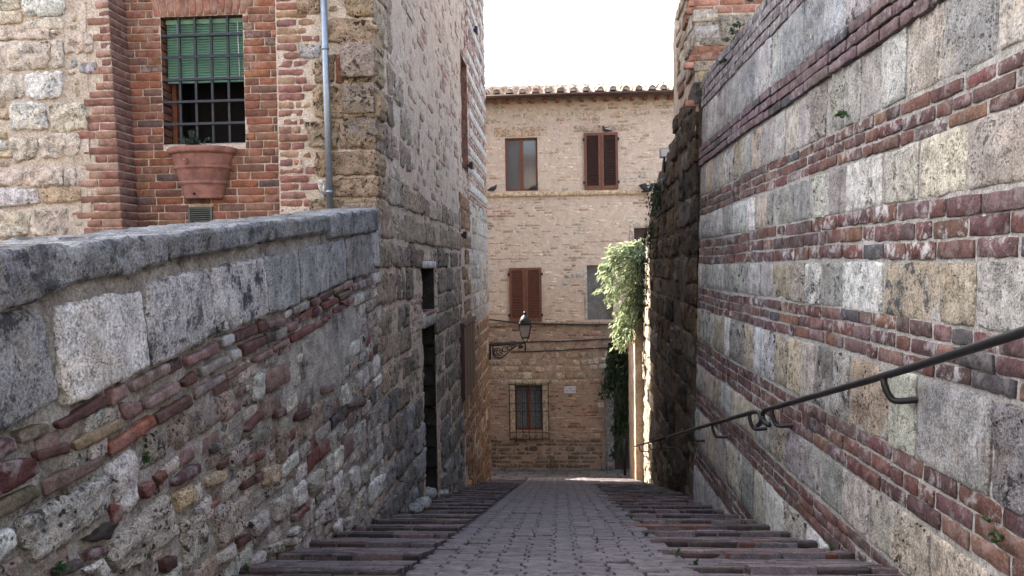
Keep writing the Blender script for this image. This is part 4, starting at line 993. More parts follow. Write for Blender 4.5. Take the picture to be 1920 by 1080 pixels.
fill_rows(TF, tfo, 1.78, 4.6, 1.95, 5.4, 0, (.092, .1), (.2, .38), lambda u, v: .97, mktf)
emit(tower, ti)
mesh_obj('mortar_bed', *sheet(TF, 1.74, 4.8, 1.6, 6, .1, wn(6, .006, -.012)), M['mortar_f'], tower)
mesh_obj('side_mortar', *sheet(TW, prof_t[0][0], 0, 2.18, 6.0, .1, lambda u, v: -.02 + .015 * fbm(np.column_stack([u * 4, v * 4, u * 0 + 1]), 3, 22)), M['mortar_s'], tower)
V, F = wbox(TW, prof_t[0][0], -.1, 2.16, 6.0, -3, -.06); mesh_obj('body', V, F, M['mortar_s'], tower, smooth=False)

# ================================================================== HOUSE ACROSS THE END OF THE STREET
HYF = 21.5
FH = Wall((0, HYF, H), (1, 0, 0), (0, 0, 1))
far = thing('end_house', 'pale peach stone house with brown shutters across the end of the street', 'house', (0, HYF, pave_z(HYF)))
def fr(x0, y0, x1, y1):
    a = FH.uv(x0, (y0 + y1) / 2)[0]; b_ = FH.uv(x1, (y0 + y1) / 2)[0]; xm = (x0 + x1) / 2
    return (a, b_, FH.uv(xm, y1)[1], FH.uv(xm, y0)[1])
w1 = fr(947, 258, 1008, 358); w2 = fr(1095, 249, 1159, 355); w3 = fr(955, 502, 1016, 603); w4 = fr(1101, 497, 1150, 600); w5 = fr(1189, 427, 1230, 470)
w6 = fr(966, 722, 1017, 808); dr = fr(1151, 690, 1215, 890)
holes = [w1, w4, w5, w6, dr]
UL, UR = -3.44, 6.5
EV = FH.uv(1090, 190)[1]; VB = pave_z(HYF) - H - .3
fitems = []; fo = Occ(UL, UR, VB, EV + .2, .015)
for h in holes + [w2, w3]: fo.take([(h[0], h[2]), (h[1], h[2]), (h[1], h[3]), (h[0], h[3])], .03)
# lintels, string course, window surrounds
def slab(nm, q, c, m_='stone', w0=.01, dp=.08, res=(10, 4), lich=.1, rough=.004):
    V, F = piece(FH, q, w0, dp, .012, .003, rough, .005, .03, res[0], res[1], 7); fo.take(q, .01)
    return mesh_obj(nm, V, F, M[m_], far, c + (lich,))
def rq(r): return [(r[0], r[2]), (r[1], r[2]), (r[1], r[3]), (r[0], r[3])]
slab('lintel', rq(fr(926, 238, 1026, 256)), (0.62, .46, .33)); slab('lintel', rq(fr(1075, 234, 1180, 247)), (0.55, .42, .31))
slab('string_course', rq(fr(900, 359, 1216, 367)), (0.66, .50, .33), w0=.07, dp=.12, res=(60, 4))
slab('string_course', rq(fr(900, 604, 1160, 611)), (0.40, .30, .22), w0=.05, dp=.1, res=(50, 4))
for r in (fr(957, 722, 965.5, 812), fr(1017.5, 722, 1027, 812)): slab('window_jamb', rq(r), (0.56, .46, .34), w0=.05, dp=.15, res=(4, 12))
slab('window_lintel', rq(fr(955, 712, 1029, 721.5)), (0.52, .44, .32), w0=.06, dp=.15)
slab('sill', rq(fr(956, 812.5, 1031, 823)), (0.34, .25, .18), w0=.10, dp=.2)
slab('window_jamb', rq(fr(1095, 495, 1100.5, 600)), (0.60, .52, .45), w0=.02)
slab('window_jamb', rq(fr(1180, 416, 1188.5, 470)), (0.60, .50, .40), w0=.02); slab('window_lintel', rq(fr(1180, 415, 1230, 426)), (0.60, .50, .40), w0=.02)
dj = slab('door_jamb', rq(fr(1133, 690, 1150, 868)), (0.24, .23, .22), w0=.09, dp=.2, res=(5, 26), rough=.008); slab('plinth', rq(fr(1127, 866, 1152, 879)), (0.24, .19, .17), w0=.14, dp=.25)
# real stones that can be told apart
for x0, y0, x1, y1 in ((1058,512,1076,522),(1079,510,1094,521),(1054,525,1064,535),(1070,560,1078,566),(1112,671,1123,682),(1124,670,1136,680),(1124,682,1138,692),(1106,684,1120,693),(1112,322,1126,334),(1196,324,1215,334),(1180,332,1194,336)):
    q = rq(fr(x0, y0, x1, y1)); V, F = piece(FH, q, .012, .05, .02, .006, .006, .008, .14, 6, 5, 9); fo.take(q, .01); fitems.append(('stone_block', V, F, M['stone'], jit((0.56, .50, .42), .08, .03)[:3] + (.1,), see_size(V)))
def zone(u, v):
    x = 1045 + u * FPX / HYF; y_ = 498 - v * FPX / HYF; return x, y_
bagf = Bag()
def mkh(q, u, v):
    x, y_ = zone(u, v)
    n_ = sn(u * 1.1, v * 1.1, 3.3)
    low_ = y_ > 610
    n2 = sn(u * .55 + 4, v * 1.5, 7.7)
    brick_p = (.85 if n2 > .30 else .06) + (.30 if 570 < y_ < 660 or (x > 1035 and y_ > 720) else 0)
    isb = rnd.random() < brick_p
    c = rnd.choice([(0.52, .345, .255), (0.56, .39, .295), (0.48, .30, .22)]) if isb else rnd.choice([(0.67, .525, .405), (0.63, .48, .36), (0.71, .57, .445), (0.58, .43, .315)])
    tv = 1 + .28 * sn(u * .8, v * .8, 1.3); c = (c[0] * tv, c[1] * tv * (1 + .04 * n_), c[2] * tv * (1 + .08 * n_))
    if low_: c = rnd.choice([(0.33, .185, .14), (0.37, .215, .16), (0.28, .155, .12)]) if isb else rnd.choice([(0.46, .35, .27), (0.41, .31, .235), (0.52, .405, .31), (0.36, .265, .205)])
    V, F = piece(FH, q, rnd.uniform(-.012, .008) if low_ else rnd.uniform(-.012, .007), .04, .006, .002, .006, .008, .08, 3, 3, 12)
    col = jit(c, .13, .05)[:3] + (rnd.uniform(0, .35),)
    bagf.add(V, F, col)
def mkst(q, u, v):
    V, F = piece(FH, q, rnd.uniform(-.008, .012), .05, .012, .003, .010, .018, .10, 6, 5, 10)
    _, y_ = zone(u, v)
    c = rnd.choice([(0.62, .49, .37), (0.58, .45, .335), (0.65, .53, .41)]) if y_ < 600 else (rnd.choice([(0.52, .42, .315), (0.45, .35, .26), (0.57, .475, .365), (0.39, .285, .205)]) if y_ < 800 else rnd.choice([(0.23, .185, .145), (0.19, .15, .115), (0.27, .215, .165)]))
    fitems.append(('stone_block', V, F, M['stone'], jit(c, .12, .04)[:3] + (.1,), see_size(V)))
ff = lambda x, y_: FH.uv(x, y_)
fill_rows(FH, fo, UL, ff(1150, 690)[0], ff(1000, 722)[1], ff(1000, 655)[1], 0, (.13, .22), (.18, .42), lambda u, v: .9, mkst)
fill_rows(FH, fo, UL, ff(1130, 850)[0], VB + .1, ff(1000, 830)[1], 0, (.08, .16), (.15, .4), lambda u, v: .9, mkst)
fill_rows(FH, fo, UL, ff(1270, 300)[0], ff(1000, 230)[1], EV, 0, (.11, .16), (.2, .5), lambda u, v: .6, mkst)
fill_rows(FH, fo, UL, 4.2, VB, EV + .05, 0, (.062, .10), (.12, .34), lambda u, v: .84 + .3 * sn(u * 1.6, v * 2.1, 9.1), mkh)
bagf.make('rubble_masonry', M['brick'], far, 'stuff')
emit(far, fitems)
VG = ff(1000, 612)[1]
mesh_obj('wall_face', *sheet(FH, UL, UR, VG, EV + .16, .09, wn(5, .008, -.001, 14), holes=[w1, w4, w5], reveal=.3), M['mortar_h'], far)
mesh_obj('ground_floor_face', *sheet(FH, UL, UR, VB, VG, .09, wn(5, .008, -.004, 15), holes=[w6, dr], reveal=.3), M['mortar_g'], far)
V, F = box(UL, UR, HYF + .45, HYF + 7, -1, H + EV + .12); mesh_obj('body', V, F, M['mortar_h'], far, smooth=False)
for xx in (UL, UR - .1):
    V, F = box(xx, xx + .1, HYF + .01, HYF + .46, -1, H + EV - .1); mesh_obj('end_wall', V, F, M['mortar_h'], far, smooth=False)
# windows
def glazed(r, parts, frame=.05, rec=.16, mat='wood', curtain=False):
    w = mesh_obj('window', *wbox(FH, r[0], r[1], r[2], r[3], -rec - .06, -rec - .045), M['glass'] if not curtain else M['curtain'], far, smooth=False)
    if curtain:
        V, F = wbox(FH, r[0], r[1], r[2], r[3], -rec - .03, -rec - .025)
    for (a, b_, c, d) in ((r[0], r[0] + frame, r[2], r[3]), (r[1] - frame, r[1], r[2], r[3]), (r[0] + frame, r[1] - frame, r[3] - frame, r[3]), (r[0] + frame, r[1] - frame, r[2], r[2] + frame * 1.3)):
        V, F = wbox(FH, a, b_, c, d, -rec - .045, -rec); mesh_obj('frame', V, F, M[mat], w, smooth=False)
    m_ = (r[0] + r[1]) / 2
    for s_ in (-1, 1):
        V, F = wbox(FH, m_ - frame * .9 if s_ < 0 else m_ + .004, m_ - .004 if s_ < 0 else m_ + frame * .9, r[2] + frame * 1.3, r[3] - frame, -rec - .045, -rec + .012); mesh_obj('stile', V, F, M[mat], w, smooth=False)
    return w
g1 = glazed(w1, 2, .055, .10, 'shutter'); g6 = glazed(w6, 2, .04, .16, 'wood')
for s_ in (0, 1):                                   # lace curtain behind the ground floor panes
    a = w6[0] + (w6[1] - w6[0]) * (.06 + .5 * s_); b_ = a + (w6[1] - w6[0]) * .38
    n_ = 14; V = []; F = []
    for k in range(n_ + 1):
        u = a + (b_ - a) * k / n_; w_ = -.203 + .004 * math.cos(k * 2.2)
        V += [FH.M([u, w6[2] + .06, w_]), FH.M([u, w6[3] - .1, w_])]
    F = [(2 * k, 2 * k + 2, 2 * k + 3, 2 * k + 1) for k in range(n_)]
    mesh_obj('curtain', V, F, M['curtain'], g6)
for r in (w4, w5):
    V, F = wbox(FH, r[0] - .02, r[1] + .02, r[2] - .02, r[3] + .02, -.2, -.17); mesh_obj('blind_recess', V, F, mortar_mat('grey_infill', (0.24, .235, .225), (0.17, .165, .16)) if r is w4 else M['shutter_d'], far, smooth=False)
V, F = wbox(FH, dr[0], dr[1], dr[2], dr[3], -.3, -.24); mesh_obj('door', V, F, M['shutter_d'], far, smooth=False)
def louvre(r, mat, nm):
    hw = (r[1] - r[0]) / 2
    for s_ in (0, 1):
        a = r[0] + s_ * hw; b_ = a + hw; fr_ = .075
        leaf = mesh_obj('shutter', *wbox(FH, a + .01, b_ - .01, r[2], r[3], .012, .022), M['shutter_d'], far, smooth=False)
        for (x0, x1, y0, y1) in ((a + .005, a + fr_, r[2], r[3]), (b_ - fr_, b_ - .005, r[2], r[3]), (a + fr_, b_ - fr_, r[3] - fr_, r[3]), (a + fr_, b_ - fr_, r[2], r[2] + fr_ * 1.3)):
            V, F = wbox(FH, x0, x1, y0, y1, .022, .062); mesh_obj('shutter_frame', V, F, M[mat if nm else mat], leaf, smooth=False)
        bg = Bag(); n_ = 30
        for k in range(n_):
            vv = r[2] + fr_ * 1.3 + (r[3] - r[2] - fr_ * 2.3) * (k + .5) / n_
            V, F = box(a + fr_, b_ - fr_, -.022, .022, -.004, .004); rot = Matrix.Rotation(math.radians(40), 3, 'X')
            V = np.array([tuple(rot @ Vector(p)) for p in V]); V = V + np.array([0, HYF - .040, H + vv]); bg.add(V, F)
        bg.make('louvres', M['shutter_d' if not nm else mat], leaf, 'stuff', False)
        for t in (.12, .88):
            u_ = a if s_ == 0 else b_
            V, F = wbox(FH, u_ - .03, u_ + .03, r[2] + (r[3] - r[2]) * t - .04, r[2] + (r[3] - r[2]) * t + .04, .03, .075); mesh_obj('hinge', V, F, M['iron'], leaf, smooth=False)
louvre(w2, 'shutter', False); louvre(w3, 'shutter', True)
# window cage on the ground floor
gi = thing('window_grille', 'rusty iron cage over the ground floor window of the end house', 'grille', tuple(FH.P((w6[0] + w6[1]) / 2, w6[2] - .2, .2)))
ca = fr(956, 715, 1029, 824)
for k in range(7):
    u_ = ca[0] + (ca[1] - ca[0]) * k / 6
    V, F = tube([FH.P(u_, ca[3], .08), FH.P(u_, ca[3], .16), FH.P(u_, ca[2], .16), FH.P(u_, ca[2], .10)], .009, 5); mesh_obj('bar', V, F, M['iron'], gi)
for t in (.03, .14, .36, .50, .86, .97):
    vv = ca[3] + (ca[2] - ca[3]) * t
    V, F = tube([FH.P(ca[0], vv, .06), FH.P(ca[0], vv, .165), FH.P(ca[1], vv, .165), FH.P(ca[1], vv, .06)], .008, 5); mesh_obj('bar', V, F, M['iron'], gi)
# roof, rafters, gutter
rf = mesh_obj('roof', *box(UL - .3, UR + .3, HYF - .42, HYF - .40, H + EV + .10, H + EV + .16), M['tile'], far, (.3, .22, .17, .3), smooth=False)
RS = math.tan(math.radians(15))
V = [(UL - .3, HYF - .44, H + EV + .10), (UR + .3, HYF - .44, H + EV + .10), (UR + .3, HYF + 7, H + EV + .10 + 7.44 * RS), (UL - .3, HYF + 7, H + EV + .10 + 7.44 * RS)]
V += [(p[0], p[1], p[2] - .06) for p in V]
mesh_obj('roof_deck', V, [(0, 1, 2, 3), (7, 6, 5, 4), (0, 4, 5, 1), (1, 5, 6, 2), (2, 6, 7, 3), (3, 7, 4, 0)], M['mortar_t'], rf, smooth=False)
def coppo(x, y0, L, r, over, zoff):
    n_ = 7; V = []; F = []
    for j, (yy, s_) in enumerate(((0, 1.0), (L, .86))):
        for t, rr_ in ((0, r), (1, r - .016)):
            for k in range(n_ + 1):
                a = math.pi * k / n_; cx = rr_ * s_ * math.cos(a); cz = rr_ * s_ * math.sin(a) * (1 if over else -1)
                V.append((x + cx, y0 + yy, H + EV + .125 + zoff + (y0 + yy - HYF + .44) * RS + cz))
    m_ = n_ + 1
    for k in range(n_):
        F += [(k, 2 * m_ + k, 2 * m_ + k + 1, k + 1), (m_ + k, m_ + k + 1, 3 * m_ + k + 1, 3 * m_ + k), (k, k + 1, m_ + k + 1, m_ + k)]
    if over:
        n0 = len(V); V += [(p[0], p[1] + .03, p[2]) for p in V[m_:2 * m_]]; F.append(tuple(range(n0, n0 + m_)))      # lime plug in the open end
    return np.array(V), F
tiles = []; xx = UL - .2; rs9 = random.Random(9)
while xx < UR + .2:
    for j in range(9):
        x_ = xx + rs9.uniform(-.03, .03); L = .48
        V, F = coppo(x_, HYF - .5 + j * .36 + rs9.uniform(-.02, .02), L, .105, True, .07 + .012 * rs9.random())
        tiles.append(('roof_tile', V, F, M['tile'], jit(rs9.choice([(0.50, .40, .32), (0.44, .34, .27), (0.54, .47, .40), (0.38, .27, .21)]), .12, .05)[:3] + (rs9.uniform(.2, .9),), 200 - j * 10 - abs(x_) * 5))
        V, F = coppo(x_ + .17, HYF - .48 + j * .36, L, .10, False, .09)
        tiles.append(('channel_tile', V, F, M['tile'], jit((0.36, .27, .2), .12, .05)[:3] + (.4,), 100 - j * 10 - abs(x_) * 5))
    xx += .345
by_t = [t for t in tiles if t[0] == 'roof_tile']; emit(rf, by_t)
bg = Bag()
for t in tiles:
    if t[0] == 'channel_tile': bg.add(t[1], t[2], t[4])
bg.make('channel_tiles', M['tile'], rf, 'stuff')
xx = UL + .1
while xx < UR:
    V, F = box(xx - .045, xx + .045, HYF - .36, HYF + .05, H + EV - .03, H + EV + .05); mesh_obj('rafter', V, F, M['wood'], far, smooth=False); xx += .34
n_ = 8; V = []; F = []
for xg in (UL - .3, UR + .3):
    for k in range(n_ + 1):
        a = math.pi + math.pi * k / n_; V.append((xg, HYF - .50 + .075 * math.cos(a), H + EV + .115 + .085 * math.sin(a)))
for k in range(n_): F.append((k, k + 1, n_ + 2 + k, n_ + 1 + k))
gm = mesh_obj('gutter', V, F, M['gutter'], far)
mo = gm.modifiers.new('thickness', 'SOLIDIFY'); mo.thickness = .008

# street name plate and house number
def text_mesh(name, txt, size, W, u, v, w, mat, parent, align='CENTER'):
    cu = bpy.data.curves.new(name, 'FONT'); cu.body = txt; cu.size = size; cu.align_x = align; cu.align_y = 'CENTER'; cu.extrude = .001
    ob = bpy.data.objects.new(name, cu); COL.objects.link(ob)
    dg = bpy.context.evaluated_depsgraph_get(); me = bpy.data.meshes.new_from_object(ob.evaluated_get(dg))
    V = np.array([tuple(p.co) for p in me.vertices]); F = [tuple(p.vertices) for p in me.polygons]
    bpy.data.objects.remove(ob); bpy.data.meshes.remove(me)
    V = W.M(V + np.array([u, v, w]))
    return mesh_obj(name, V, F, mat, parent, smooth=False)
sg = fr(1058, 724, 1079.5, 737); st = thing('street_sign', 'small white street name plate on the end house wall', 'sign', tuple(FH.P((sg[0] + sg[1]) / 2, sg[2], .03)))
V, F = wbox(FH, sg[0], sg[1], sg[2], sg[3], .015, .035); mesh_obj('plate', V, F, M['paint_w'], st, smooth=False)
sm_ = (sg[0] + sg[1]) / 2; sh_ = sg[3] - sg[2]
text_mesh('lettering', 'VIA', sh_ * .34, FH, sm_, sg[2] + sh_ * .68, .0365, M['ink'], st)
text_mesh('lettering', 'DEL MURO', sh_ * .28, FH, sm_ + .015, sg[2] + sh_ * .33, .0365, M['ink'], st)
V, F = tube([FH.P(sg[0] + .045 + .016 * math.cos(a), sg[2] + sh_ * .72 + .02 * math.sin(a), .036) for a in np.linspace(0, 2 * math.pi, 11)], .003, 4); mesh_obj('emblem', V, F, M['ink'], st)
nb = fr(1121.5, 754.5, 1131.5, 762.5); st = thing('house_number', 'tiny pale house number tile beside the dark doorway', 'number plate', tuple(FH.P((nb[0] + nb[1]) / 2, nb[2], .02)))
V, F = wbox(FH, nb[0], nb[1], nb[2], nb[3], .015, .03); mesh_obj('plate', V, F, M['paint_w'], st, smooth=False)
text_mesh('lettering', '24', (nb[3] - nb[2]) * .8, FH, (nb[0] + nb[1]) / 2, (nb[2] + nb[3]) / 2, .0315, M['ink'], st)

# cables across the end house
def cable(pxs, r, label, w=.03):
    pts = smooth_path([FH.P(*FH.uv(x, y_, w), w) for x, y_ in pxs], 5)
    V, F = tube(pts, r, 5); o = mesh_obj('cable', V, F, M['cable']); tag(o, label, 'cable', 'cables on the end house')
cable([(905, 598), (925, 600), (950, 603), (975, 605), (1010, 607), (1060, 608), (1120, 609), (1165, 607)], .022, 'uppermost black cable along the end house, behind the lantern hood', .07)
cable([(905, 646), (950, 643), (990, 641), (1040, 640), (1090, 638), (1165, 634)], .017, 'middle black cable along the end house, level with the lamp bracket')
cable([(958, 660), (1000, 659), (1050, 657), (1100, 654), (1165, 651)], .017, 'lowest black cable along the end house, below the lamp bracket')

# ================================================================== STREET LAMP
LY = 18.2
LP = Wall((0, LY, H), (1, 0, 0), (0, 0, 1))
lamp = thing('street_lamp', 'black lantern on a scrolled iron bracket fixed to the corner house', 'street lamp', (XL, LY, LP.uv(930, 665)[1] + H))
def L3(x, y_, w=0.0): return LP.P(*LP.uv(x, y_, w), w)
V, F = tube([L3(918, 648.5), L3(985, 643)], .022, 6); mesh_obj('arm', V, F, M['iron'], lamp)
V, F = tube([L3(919, 644), L3(919, 674)], .025, 6); mesh_obj('wall_plate', V, F, M['iron'], lamp)
V, F = tube(smooth_path([L3(924, 650), L3(925, 664), L3(932, 671), L3(942, 669), L3(952, 661), L3(962, 652), L3(970, 647)], 5), .017, 6); mesh_obj('brace', V, F, M['iron'], lamp)
def ring(cx, cy, r_, tr, nm='scroll', turns=1.0, end=.3):
    n_ = int(16 * turns); pts = [L3(cx + r_ * (1 - (1 - end) * k / n_ if turns > 1 else 1) * math.cos(6.283 * turns * k / n_), cy + r_ * (1 - (1 - end) * k / n_ if turns > 1 else 1) * math.sin(6.283 * turns * k / n_)) for k in range(n_ + 1)]
    V, F = tube(pts, tr, 5); mesh_obj(nm, V, F, M['iron'], lamp)
for (cx, cy, r_) in ((934, 660, 7.5), (934, 660, 3.5), (947, 655, 5), (955.5, 652, 3.8), (962, 649.8, 2.6)): ring(cx, cy, r_, .012)
for a in np.linspace(0, 6.283, 7)[:-1]:
    V, F = tube([L3(934 + 3.5 * math.cos(a), 660 + 3.5 * math.sin(a)), L3(934 + 7.5 * math.cos(a + .4), 660 + 7.5 * math.sin(a + .4))], .009, 5); mesh_obj('scroll', V, F, M['iron'], lamp)
ring(976, 649, 4.2, .016, 'scroll', 1.6, .15)
V, F = tube([L3(985, 659), L3(985, 656), L3(985, 640)], [.008, .024, .018], 8); mesh_obj('stem', V, F, M['iron'], lamp)
V, F = tube(smooth_path([L3(979.5, 633), L3(980.5, 637.5), L3(985, 640.5), L3(989.5, 637.5), L3(990.5, 633)], 4), .011, 5); mesh_obj('yoke', V, F, M['iron'], lamp)
lc = L3(985, 632); px2m = LY / FPX
ht, hb = 11 * px2m, 7 * px2m; zt, zb = L3(985, 608).z, L3(985, 632.5).z
V = [(lc.x + sx * hb * .93, LY + sy * hb * .93, zb + .01) for sx, sy in ((-1, -1), (1, -1), (1, 1), (-1, 1))] + [(lc.x + sx * ht * .93, LY + sy * ht * .93, zt - .005) for sx, sy in ((-1, -1), (1, -1), (1, 1), (-1, 1))]
for k in range(4):
    k2 = (k + 1) % 4; mesh_obj('lamp_glass', [V[k], V[k2], V[k2 + 4], V[k + 4]], [(0, 1, 2, 3)], M['lampglass'], lamp, smooth=False)
for sx, sy in ((-1, -1), (1, -1), (1, 1), (-1, 1)):
    V, F = tube([(lc.x + sx * hb, LY + sy * hb, zb), (lc.x + sx * ht, LY + sy * ht, zt)], .010, 5); mesh_obj('lantern_edge', V, F, M['iron'], lamp)
V, F = box(lc.x - hb * 1.1, lc.x + hb * 1.1, LY - hb * 1.1, LY + hb * 1.1, zb - .02, zb + .006); mesh_obj('lantern_base', V, F, M['iron'], lamp, smooth=False)
V, F = box(lc.x - ht * 1.15, lc.x + ht * 1.15, LY - ht * 1.15, LY + ht * 1.15, zt - .01, zt + .028); mesh_obj('lantern_rim', V, F, M['iron'], lamp, smooth=False)
V, F = lathe((lc.x, LY, zt + .028), [(ht * 1.05, 0), (ht * .98, .05), (ht * .8, .11), (ht * .55, .16), (ht * .3, .185), (ht * .2, .2), (ht * .28, .215), (ht * .3, .24), (ht * .2, .27), (0, .285)], 20); mesh_obj('hood', V, F, M['iron'], lamp)

def T3(x, y_, yy):
    d = ray(x, y_); return Vector((0, 0, H)) + d * (yy / d.y)
# ================================================================== HANDRAIL
RH = Wall((1.62, 0, H), (0, -1, 0), (math.sin(LEAN), 0, math.cos(LEAN)))
def R3(x, y_): return RH.P(*RH.uv(x, y_))
hr = thing('handrail', 'dark iron handrail on curved brackets along the striped wall', 'handrail', tuple(R3(1500, 750)))
def bracket(x, y_, drop=.13):
    p = R3(x, y_); d = (R3(1300, 806) - R3(1500, 750)).normalized() * -1
    pts = [p, p + Vector((0.0, 0, -.045)) + d * .01, p + Vector((.02, 0, -drop * .85)) + d * .03, p + Vector((.055, 0, -drop)) + d * .055, p + Vector((.17, 0, -drop * .92)) + d * .085]
    V, F = tube(smooth_path(pts, 4), .0165, 8); mesh_obj('bracket', V, F, M['iron'], hr)
V, F = tube(smooth_path([R3(2150, 545), R3(1920, 622), R3(1700, 692), R3(1560, 733), R3(1445, 766), R3(1434, 770), R3(1430, 780), R3(1434, 792), R3(1442, 797)], 6), .019, 12); mesh_obj('rail', V, F, M['iron'], hr)
V, F = tube(smooth_path([R3(1421, 797), R3(1427, 790), R3(1424, 776), R3(1415, 772), R3(1400, 776), R3(1345, 792), R3(1290, 808), R3(1250, 820)], 6), .019, 12); mesh_obj('rail', V, F, M['iron'], hr)
p = R3(1250, 820); q = Vector(T3(1190, 837, 18.0))
V, F = tube([p, p.lerp(q, .5), q], .017, 10); mesh_obj('rail', V, F, M['iron'], hr)
for x, y_ in ((1657, 705), (1447, 767), (1405, 776), (1336, 796), (1298, 806)): bracket(x, y_)
for t in (.15, .45, .8):
    pp_ = p.lerp(q, t); V, F = tube(smooth_path([pp_, pp_ + Vector((.02, 0, -.1)), pp_ + Vector((.06, -.02, -.13)), pp_ + Vector((.3, -.03, -.12))], 4), .0125, 6); mesh_obj('bracket', V, F, M['iron'], hr)
V, F = tube([(1.70, 20.3, pave_z(20.3)), (1.70, 20.3, pave_z(20.3) + .95)], .035, 8); po = mesh_obj('iron_post', V, F, M['iron']); tag(po, 'short dark iron post by the doorway at the street end', 'post')

# ================================================================== PLANTS
rs = random.Random(21)
def bush(name, label, segs, n, size, mat, woody, hang=.6, cat='bush', aspect=2.4):
    t = thing(name, label, cat, tuple(segs[0][0]))
    bag = Bag(); stems = []
    for (a, b_, r_) in segs:
        a, b_ = Vector(a), Vector(b_)
        for k in range(7):
            s0 = a + Vector((rs.gauss(0, r_ * .3), rs.gauss(0, r_ * .3), rs.gauss(0, r_ * .3))); s1 = b_ + Vector((rs.gauss(0, r_ * .6), rs.gauss(0, r_ * .6), rs.gauss(0, r_ * .5)))
            mid = s0.lerp(s1, .5) + Vector((rs.gauss(0, r_ * .3), rs.gauss(0, r_ * .3), r_ * .35))
            pts = smooth_path([s0, mid, s1], 5); stems.append(pts)
            V, F = tube(pts, [.012 * (1 - .8 * i / len(pts)) for i in range(len(pts))], 4); bag.add(V, F)
    bag.make('stem', M[woody], t)
    def fn(r):
        pts = r.choice(stems); i = r.randrange(1, len(pts)); p_ = pts[i]; d = (pts[i] - pts[i - 1]).normalized()
        return p_ + Vector((r.gauss(0, .045), r.gauss(0, .045), r.gauss(0, .045))), d
    V, F = leaves(fn, n, size, rs, hang, aspect); o = mesh_obj('foliage', V, F, mat, t, smooth=False); o['kind'] = 'stuff'
    return t
bush('hanging_bush', 'pale sunlit bush hanging over the end of the dark wall', [
    (T3(1208, 458, 18.6), T3(1150, 478, 18.2), .15), (T3(1207, 465, 18.6), T3(1132, 505, 18.2), .17), (T3(1206, 480, 18.6), T3(1142, 530, 18.3), .2), (T3(1205, 500, 18.6), T3(1150, 560, 18.3), .2), (T3(1204, 520, 18.7), T3(1160, 590, 18.4), .2),
    (T3(1203, 545, 18.7), T3(1158, 615, 18.4), .17), (T3(1200, 565, 18.7), T3(1165, 640, 18.4), .13), (T3(1203, 580, 18.8), T3(1180, 625, 18.5), .16), (T3(1206, 468, 18.6), T3(1182, 530, 18.3), .18), (T3(1203, 540, 18.7), T3(1185, 590, 18.4), .18)],
    3000, .15, M['leaf'], 'moss', .35, aspect=3.2)
bush('dark_ivy', 'dark green ivy hanging in shade over the doorway at the street end', [
    (T3(1175, 650, 20.9), T3(1160, 720, 20.9), .28), (T3(1170, 690, 20.9), T3(1163, 800, 20.9), .26), (T3(1185, 660, 20.8), T3(1175, 780, 20.8), .25), (T3(1168, 760, 20.9), T3(1168, 850, 20.9), .2), (T3(1150, 640, 20.95), T3(1145, 730, 20.95), .15)],
    2600, .11, M['ivy'], 'moss', .9, 'ivy', 1.5)
bush('wall_fern', 'dark green fern tuft on the slope of the dark wall top', [(T3(1240, 345, 13.6), T3(1226, 360, 13.4), .14), (T3(1232, 360, 14), T3(1226, 400, 14), .13), (T3(1222, 420, 15), T3(1212, 470, 15), .14), (T3(1208, 480, 16.6), T3(1203, 560, 16.6), .14)], 700, .07, M['ivy'], 'moss', .8, 'fern')
for i, (x, y_, n_, s_) in enumerate(((1594, 212, 26, .05), (1597, 208, 16, .04))):
    if i == 0: weed('wall_weed', 'bright green leafy weed rooted in the striped wall above a brick band', tuple(RW.P(*RW.uv(x, y_), .02)), 30, .036, .05, M['weed'], (-.8, 0, -.3), None)
for x, y_, lab in ((1880, 985, 'green weed low on the striped wall at the lower picture edge'), (1890, 1015, 'small green weed hanging lowest on the striped wall'), ):
    weed('wall_weed', lab, tuple(RW.P(*RW.uv(x, y_), .02)), 22, .022, .045, M['weed'], (-.8, 0, .1), None)
for k, (x, y_) in enumerate(((1419, 4), (1396, 48), (1388, 62), (1375, 75), (1368, 112))):
    weed('wall_tuft', 'grey-green tuft in the top brick courses of the striped wall, %s from the top edge' % ['first', 'second', 'third', 'fourth', 'fifth'][k], tuple(RW.P(*RW.uv(x, y_), .02)), 40, .035, .07, M['moss'], (-.8, 0, .2), 'tufts on top of the striped wall', cat='tuft')
weed('wall_weed', 'small green weed on the parapet beside the white rubble stone', tuple(LW.P(*LW.uv(257, 855), .02)), 40, .02, .035, M['weed'], (.8, 0, .2), None)
weed('wall_weed', 'small green weed low on the parapet near the bottom edge', tuple(LW.P(*LW.uv(85, 1066), .02)), 40, .02, .04, M['weed'], (.8, 0, .2), None)
def S3(x, y_):
    d = ray(x, y_); t = HC / (-(d.z + SL * d.y)); return Vector((0, 0, H)) + d * t
SW = [('foot of the parapet', [(468, 1074), (486, 1052), (562, 1022), (600, 1010), (640, 1000), (700, 982)]), ('right edge of the brick path', [(1300, 1064), (1270, 1048), (1215, 1008), (1185, 975), (1165, 950)]), ('foot of the striped wall', [(1560, 1040), (1410, 998), (1395, 985)])]
ORDN = ['nearest', 'second nearest', 'third nearest', 'fourth nearest', 'fifth nearest', 'farthest']
for where, L in SW:
    for k, (x, y_) in enumerate(L):
        weed('step_weed', 'small green weed at the %s, %s the camera' % (where, (ORDN[k] + ' to') if k < 5 else 'farthest from'), tuple(S3(x, y_)), 30, .022, .045, M['weed'], (0, 0, 1), 'weeds along the brick steps')
